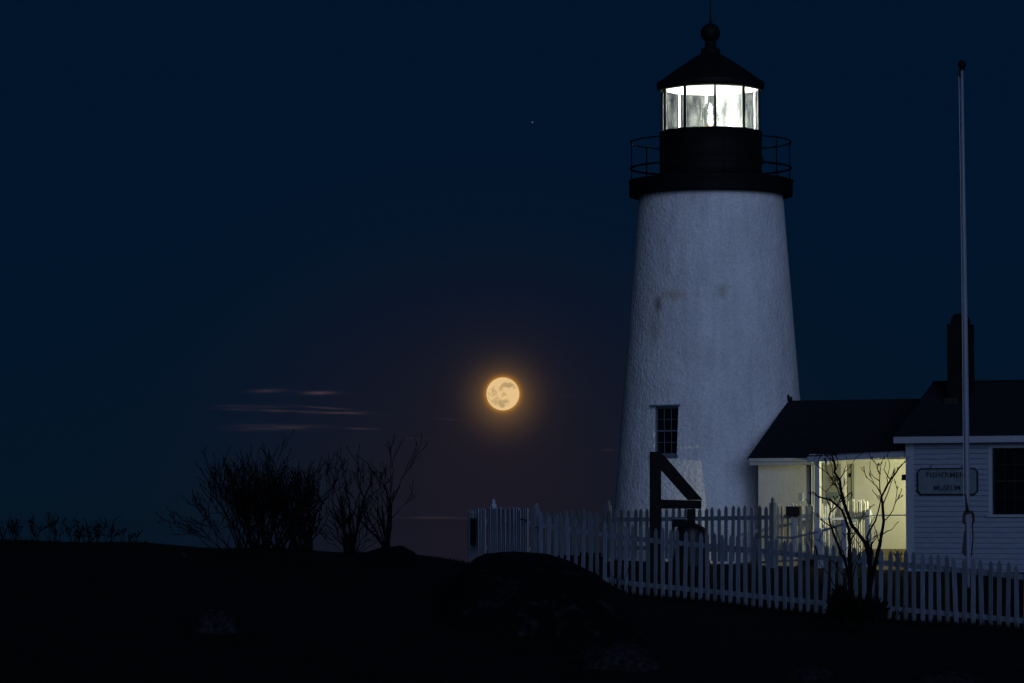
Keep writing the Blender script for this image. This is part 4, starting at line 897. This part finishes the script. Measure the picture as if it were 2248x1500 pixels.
# the large bare shrub in front of the porch, main limbs at their real bends
SY = 54.0
BSH = empty('bare_shrub', P(1890, 1345, SY), 'large leafless shrub silhouetted against the lit porch', 'shrub')
limbs = [
 (5.5, [(1869, 1345), (1868, 1313), (1867, 1250), (1866, 1200), (1864, 1164), (1855, 1136), (1851, 1127), (1843, 1115), (1822, 1098), (1796, 1091), (1782, 1080)]),
 (4.0, [(1868, 1313), (1862, 1260), (1853, 1226), (1841, 1200), (1836, 1188), (1827, 1162), (1820, 1139), (1824, 1124), (1836, 1113), (1846, 1091), (1848, 1070)]),
 (3.2, [(1836, 1188), (1831, 1176), (1824, 1157), (1801, 1141), (1782, 1122)]),
 (2.2, [(1824, 1119), (1817, 1101), (1813, 1080), (1799, 1067)]),
 (2.0, [(1813, 1080), (1820, 1072), (1828, 1064)]),
 (7.0, [(1906, 1350), (1908, 1310), (1911, 1247), (1907, 1220), (1900, 1191), (1895, 1186), (1870, 1153), (1853, 1105), (1846, 1077), (1844, 1055), (1832, 1037), (1832, 1015), (1826, 998)]),
 (3.0, [(1870, 1153), (1858, 1125), (1847, 1095), (1838, 1072), (1825, 1048), (1801, 1028), (1786, 1014)]),
 (2.2, [(1844, 1052), (1853, 1037), (1857, 1023), (1858, 1003)]),
 (2.2, [(1846, 1072), (1838, 1056), (1828, 1040), (1826, 1024), (1818, 1006)]),
 (1.8, [(1832, 1037), (1839, 1020), (1836, 1004)]),
 (1.6, [(1832, 1018), (1822, 1008), (1817, 998)]),
 (1.6, [(1825, 1048), (1816, 1036), (1812, 1018), (1808, 1006)]),
 (1.6, [(1846, 1077), (1836, 1069), (1829, 1063)]),
 (1.6, [(1853, 1037), (1862, 1030), (1868, 1022)]),
 (2.4, [(1867, 1188), (1884, 1160), (1888, 1143), (1898, 1119)]),
 (1.8, [(1884, 1160), (1874, 1170), (1868, 1196)]),
 (1.8, [(1853, 1105), (1862, 1090), (1859, 1070)]),
 (1.6, [(1853, 1105), (1868, 1092), (1872, 1084)]),
 (6.0, [(1904, 1345), (1911, 1287), (1920, 1244), (1927, 1211), (1933, 1188), (1935, 1174), (1940, 1145), (1938, 1115), (1935, 1091), (1949, 1063), (1955, 1053), (1966, 1040), (1982, 1018)]),
 (6.5, [(1904, 1320), (1910, 1260), (1913, 1215), (1914, 1190)]),
 (4.0, [(1911, 1247), (1908, 1205), (1903, 1179), (1916, 1153), (1924, 1136), (1933, 1101), (1936, 1090)]),
 (2.4, [(1955, 1053), (1949, 1046), (1940, 1030), (1945, 1013)]),
 (2.4, [(1935, 1091), (1931, 1055), (1933, 1028), (1929, 1016)]),
 (2.4, [(1935, 1088), (1924, 1067), (1912, 1055), (1903, 1049)]),
 (1.8, [(1931, 1056), (1919, 1049), (1912, 1041)]),
 (1.8, [(1935, 1100), (1924, 1087), (1918, 1081), (1915, 1075)]),
 (2.2, [(1933, 1180), (1948, 1166), (1961, 1160), (1973, 1145)]),
 (2.4, [(1940, 1145), (1952, 1133), (1961, 1119), (1966, 1102), (1973, 1093)]),
 (2.0, [(1914, 1195), (1926, 1178), (1934, 1172)]),
 (2.0, [(1938, 1110), (1950, 1080), (1956, 1062), (1962, 1046), (1966, 1030)]),
 (1.8, [(1949, 1063), (1947, 1048), (1952, 1030), (1953, 1018)]),
 (1.8, [(1955, 1053), (1960, 1040), (1964, 1026)]),
 (1.6, [(1933, 1040), (1926, 1026), (1930, 1016)]),
 (2.0, [(1931, 1197), (1922, 1165), (1918, 1145)]),
 (2.4, [(1868, 1313), (1850, 1290), (1830, 1285), (1822, 1265), (1800, 1240), (1791, 1204), (1786, 1195), (1773, 1178)]),
 (2.0, [(1866, 1290), (1850, 1262), (1830, 1235), (1815, 1222), (1803, 1190), (1790, 1183)]),
 (2.6, [(1869, 1290), (1876, 1250), (1890, 1215), (1906, 1196)]),
 (2.0, [(1869, 1250), (1880, 1225), (1895, 1203), (1913, 1185)]),
 (2.4, [(1867, 1235), (1872, 1210), (1868, 1185), (1876, 1166)]),
 (2.2, [(1858, 1235), (1848, 1205), (1842, 1180), (1838, 1165)]),
]
rnd = random.Random(5); st = MB(); tg = MB(); bu_ = tg
for (w0, pts) in limbs:
    dyy = rnd.uniform(-.35, .35) if w0 < 5 else rnd.uniform(-.08, .08); n = len(pts)
    # smooth subdivision with little kinks
    P3 = []
    for i in range(n):
        u = i / (n - 1); P3.append(P(pts[i][0], pts[i][1], SY + dyy * min(1, u * 1.5)))
    Q = []
    for i in range(n - 1):
        Q.append(P3[i]); Q.append((P3[i] + P3[i + 1]) / 2 + Vector((rnd.gauss(0, .006), rnd.gauss(0, .02), rnd.gauss(0, .006))))
    Q.append(P3[-1]); rr_ = [max(.0048, w0 * (1.3 if w0 < 4 else 1.75) / 2 / F * SY * (1 - .72 * i / (len(Q) - 1))) for i in range(len(Q))]
    (st if w0 >= 4 else tg).tube(Q, rr_, 6)
    for i in range(len(Q)):
        if rnd.random() < (.28 if w0 < 5 else .12) and i > len(Q) * .35:
            d = (Q[i] - Q[i - 1]).normalized() + Vector((rnd.gauss(0, .6), rnd.gauss(0, .5), rnd.uniform(.0, .5)))
            grow([tg, tg], Q[i], d, rnd.uniform(.10, .26), .0065, 2, 3, rnd, .06, .2, .3, bu_, 4)
st.build('stem', M['bark'], BSH); tg.build('twig', M['bark'], BSH)
# evergreen clump at its foot
def clump(label, px, py, Y, w_, h_, n, seed):
    rnd = random.Random(seed); c_ = P(px, py, Y); rt = empty('juniper', c_, label, 'shrub'); f_ = MB(); tw_ = MB()
    for i in range(n):
        a = rnd.uniform(0, 2 * math.pi); e = rnd.random() ** .7; rad = rnd.random() ** .5
        q = c_ + Vector((math.cos(a) * w_ * rad, math.sin(a) * w_ * .7 * rad, h_ * e * math.sqrt(max(0, 1 - rad * rad * .8)) - .03))
        d = (q - c_ + Vector((rnd.gauss(0, .1), rnd.gauss(0, .1), .12))).normalized(); ln_ = rnd.uniform(.05, .13) * (1 if rnd.random() < .8 else 1.8); s = d.cross(Vector((rnd.gauss(0, 1), rnd.gauss(0, 1), rnd.gauss(0, 1)))).normalized() * rnd.uniform(.008, .018)
        f_.add([q - s, q + s, q + d * ln_], [(0, 1, 2)])
    for i in range(14):
        a = rnd.uniform(0, 2 * math.pi); tw_.tube([c_ - UZ * .1, c_ + Vector((math.cos(a) * w_ * .8, math.sin(a) * w_ * .5, h_ * rnd.uniform(.4, .9)))], [.012, .003], 5)
    f_.build('foliage', M['leaf'], rt); tw_.build('stem', M['bark'], rt)
clump('ragged dark evergreen clump left of the large shrub foot', 1848, 1358, 53.8, .17, .44, 2600, 3)
clump('low dark evergreen mat under the large shrub', 1884, 1360, 53.6, .30, .28, 2800, 5)
clump('low dark evergreen mound right of the shrub foot', 1916, 1356, 53.9, .17, .24, 1500, 4)
# red-brown dried plant on the porch edge
shrub('small dry purplish plant standing at porch edge', 1976, 1228, 66, .16, .35, 7, 1, 81, r=.006, up=.1, wig=.15, split=.5, bud=True, base_spread=.03)

# ------------------------------------------------------------------ grass along fence and slope
rnd = random.Random(9); gr = MB()
def blade(x, Y, h):
    z = ground(x, Y) - .01; a = rnd.uniform(0, math.pi); w_ = rnd.uniform(.004, .008); s = Vector((math.cos(a), math.sin(a), 0)) * w_; ln_ = Vector((rnd.gauss(0, .3), rnd.gauss(0, .3), 1)) * h
    q = Vector((x, Y, z)); gr.add([q - s, q + s, q + s * .6 + ln_ * .55, q + ln_ + Vector((rnd.gauss(0, .02), 0, 0)), q - s * .6 + ln_ * .55], [(0, 1, 2, 4), (4, 2, 3)])
for i in range(9000):
    px = rnd.uniform(1150, 2300); Y = fenceY(px) - abs(rnd.gauss(0, .5)) + .15; q = P(px, 1300, Y); blade(q.x, Y, rnd.uniform(.03, .13) * (1.0 if rnd.random() < .93 else 1.8))
for i in range(5000):
    px = rnd.uniform(-30, 1060); Y = rnd.uniform(58.8, 60.6); q = P(px, 1300, Y); blade(q.x, Y, rnd.uniform(.015, .05))
for i in range(14000):
    Y = rnd.uniform(45.5, 58); px = rnd.uniform(-40, 2290); q = P(px, 1300, Y); blade(q.x, Y, rnd.uniform(.02, .07))
tag(gr.build('grass', M['grass'], recalc=False), 'short dark winter grass over the slope and fence foot', 'grass', kind='stuff')
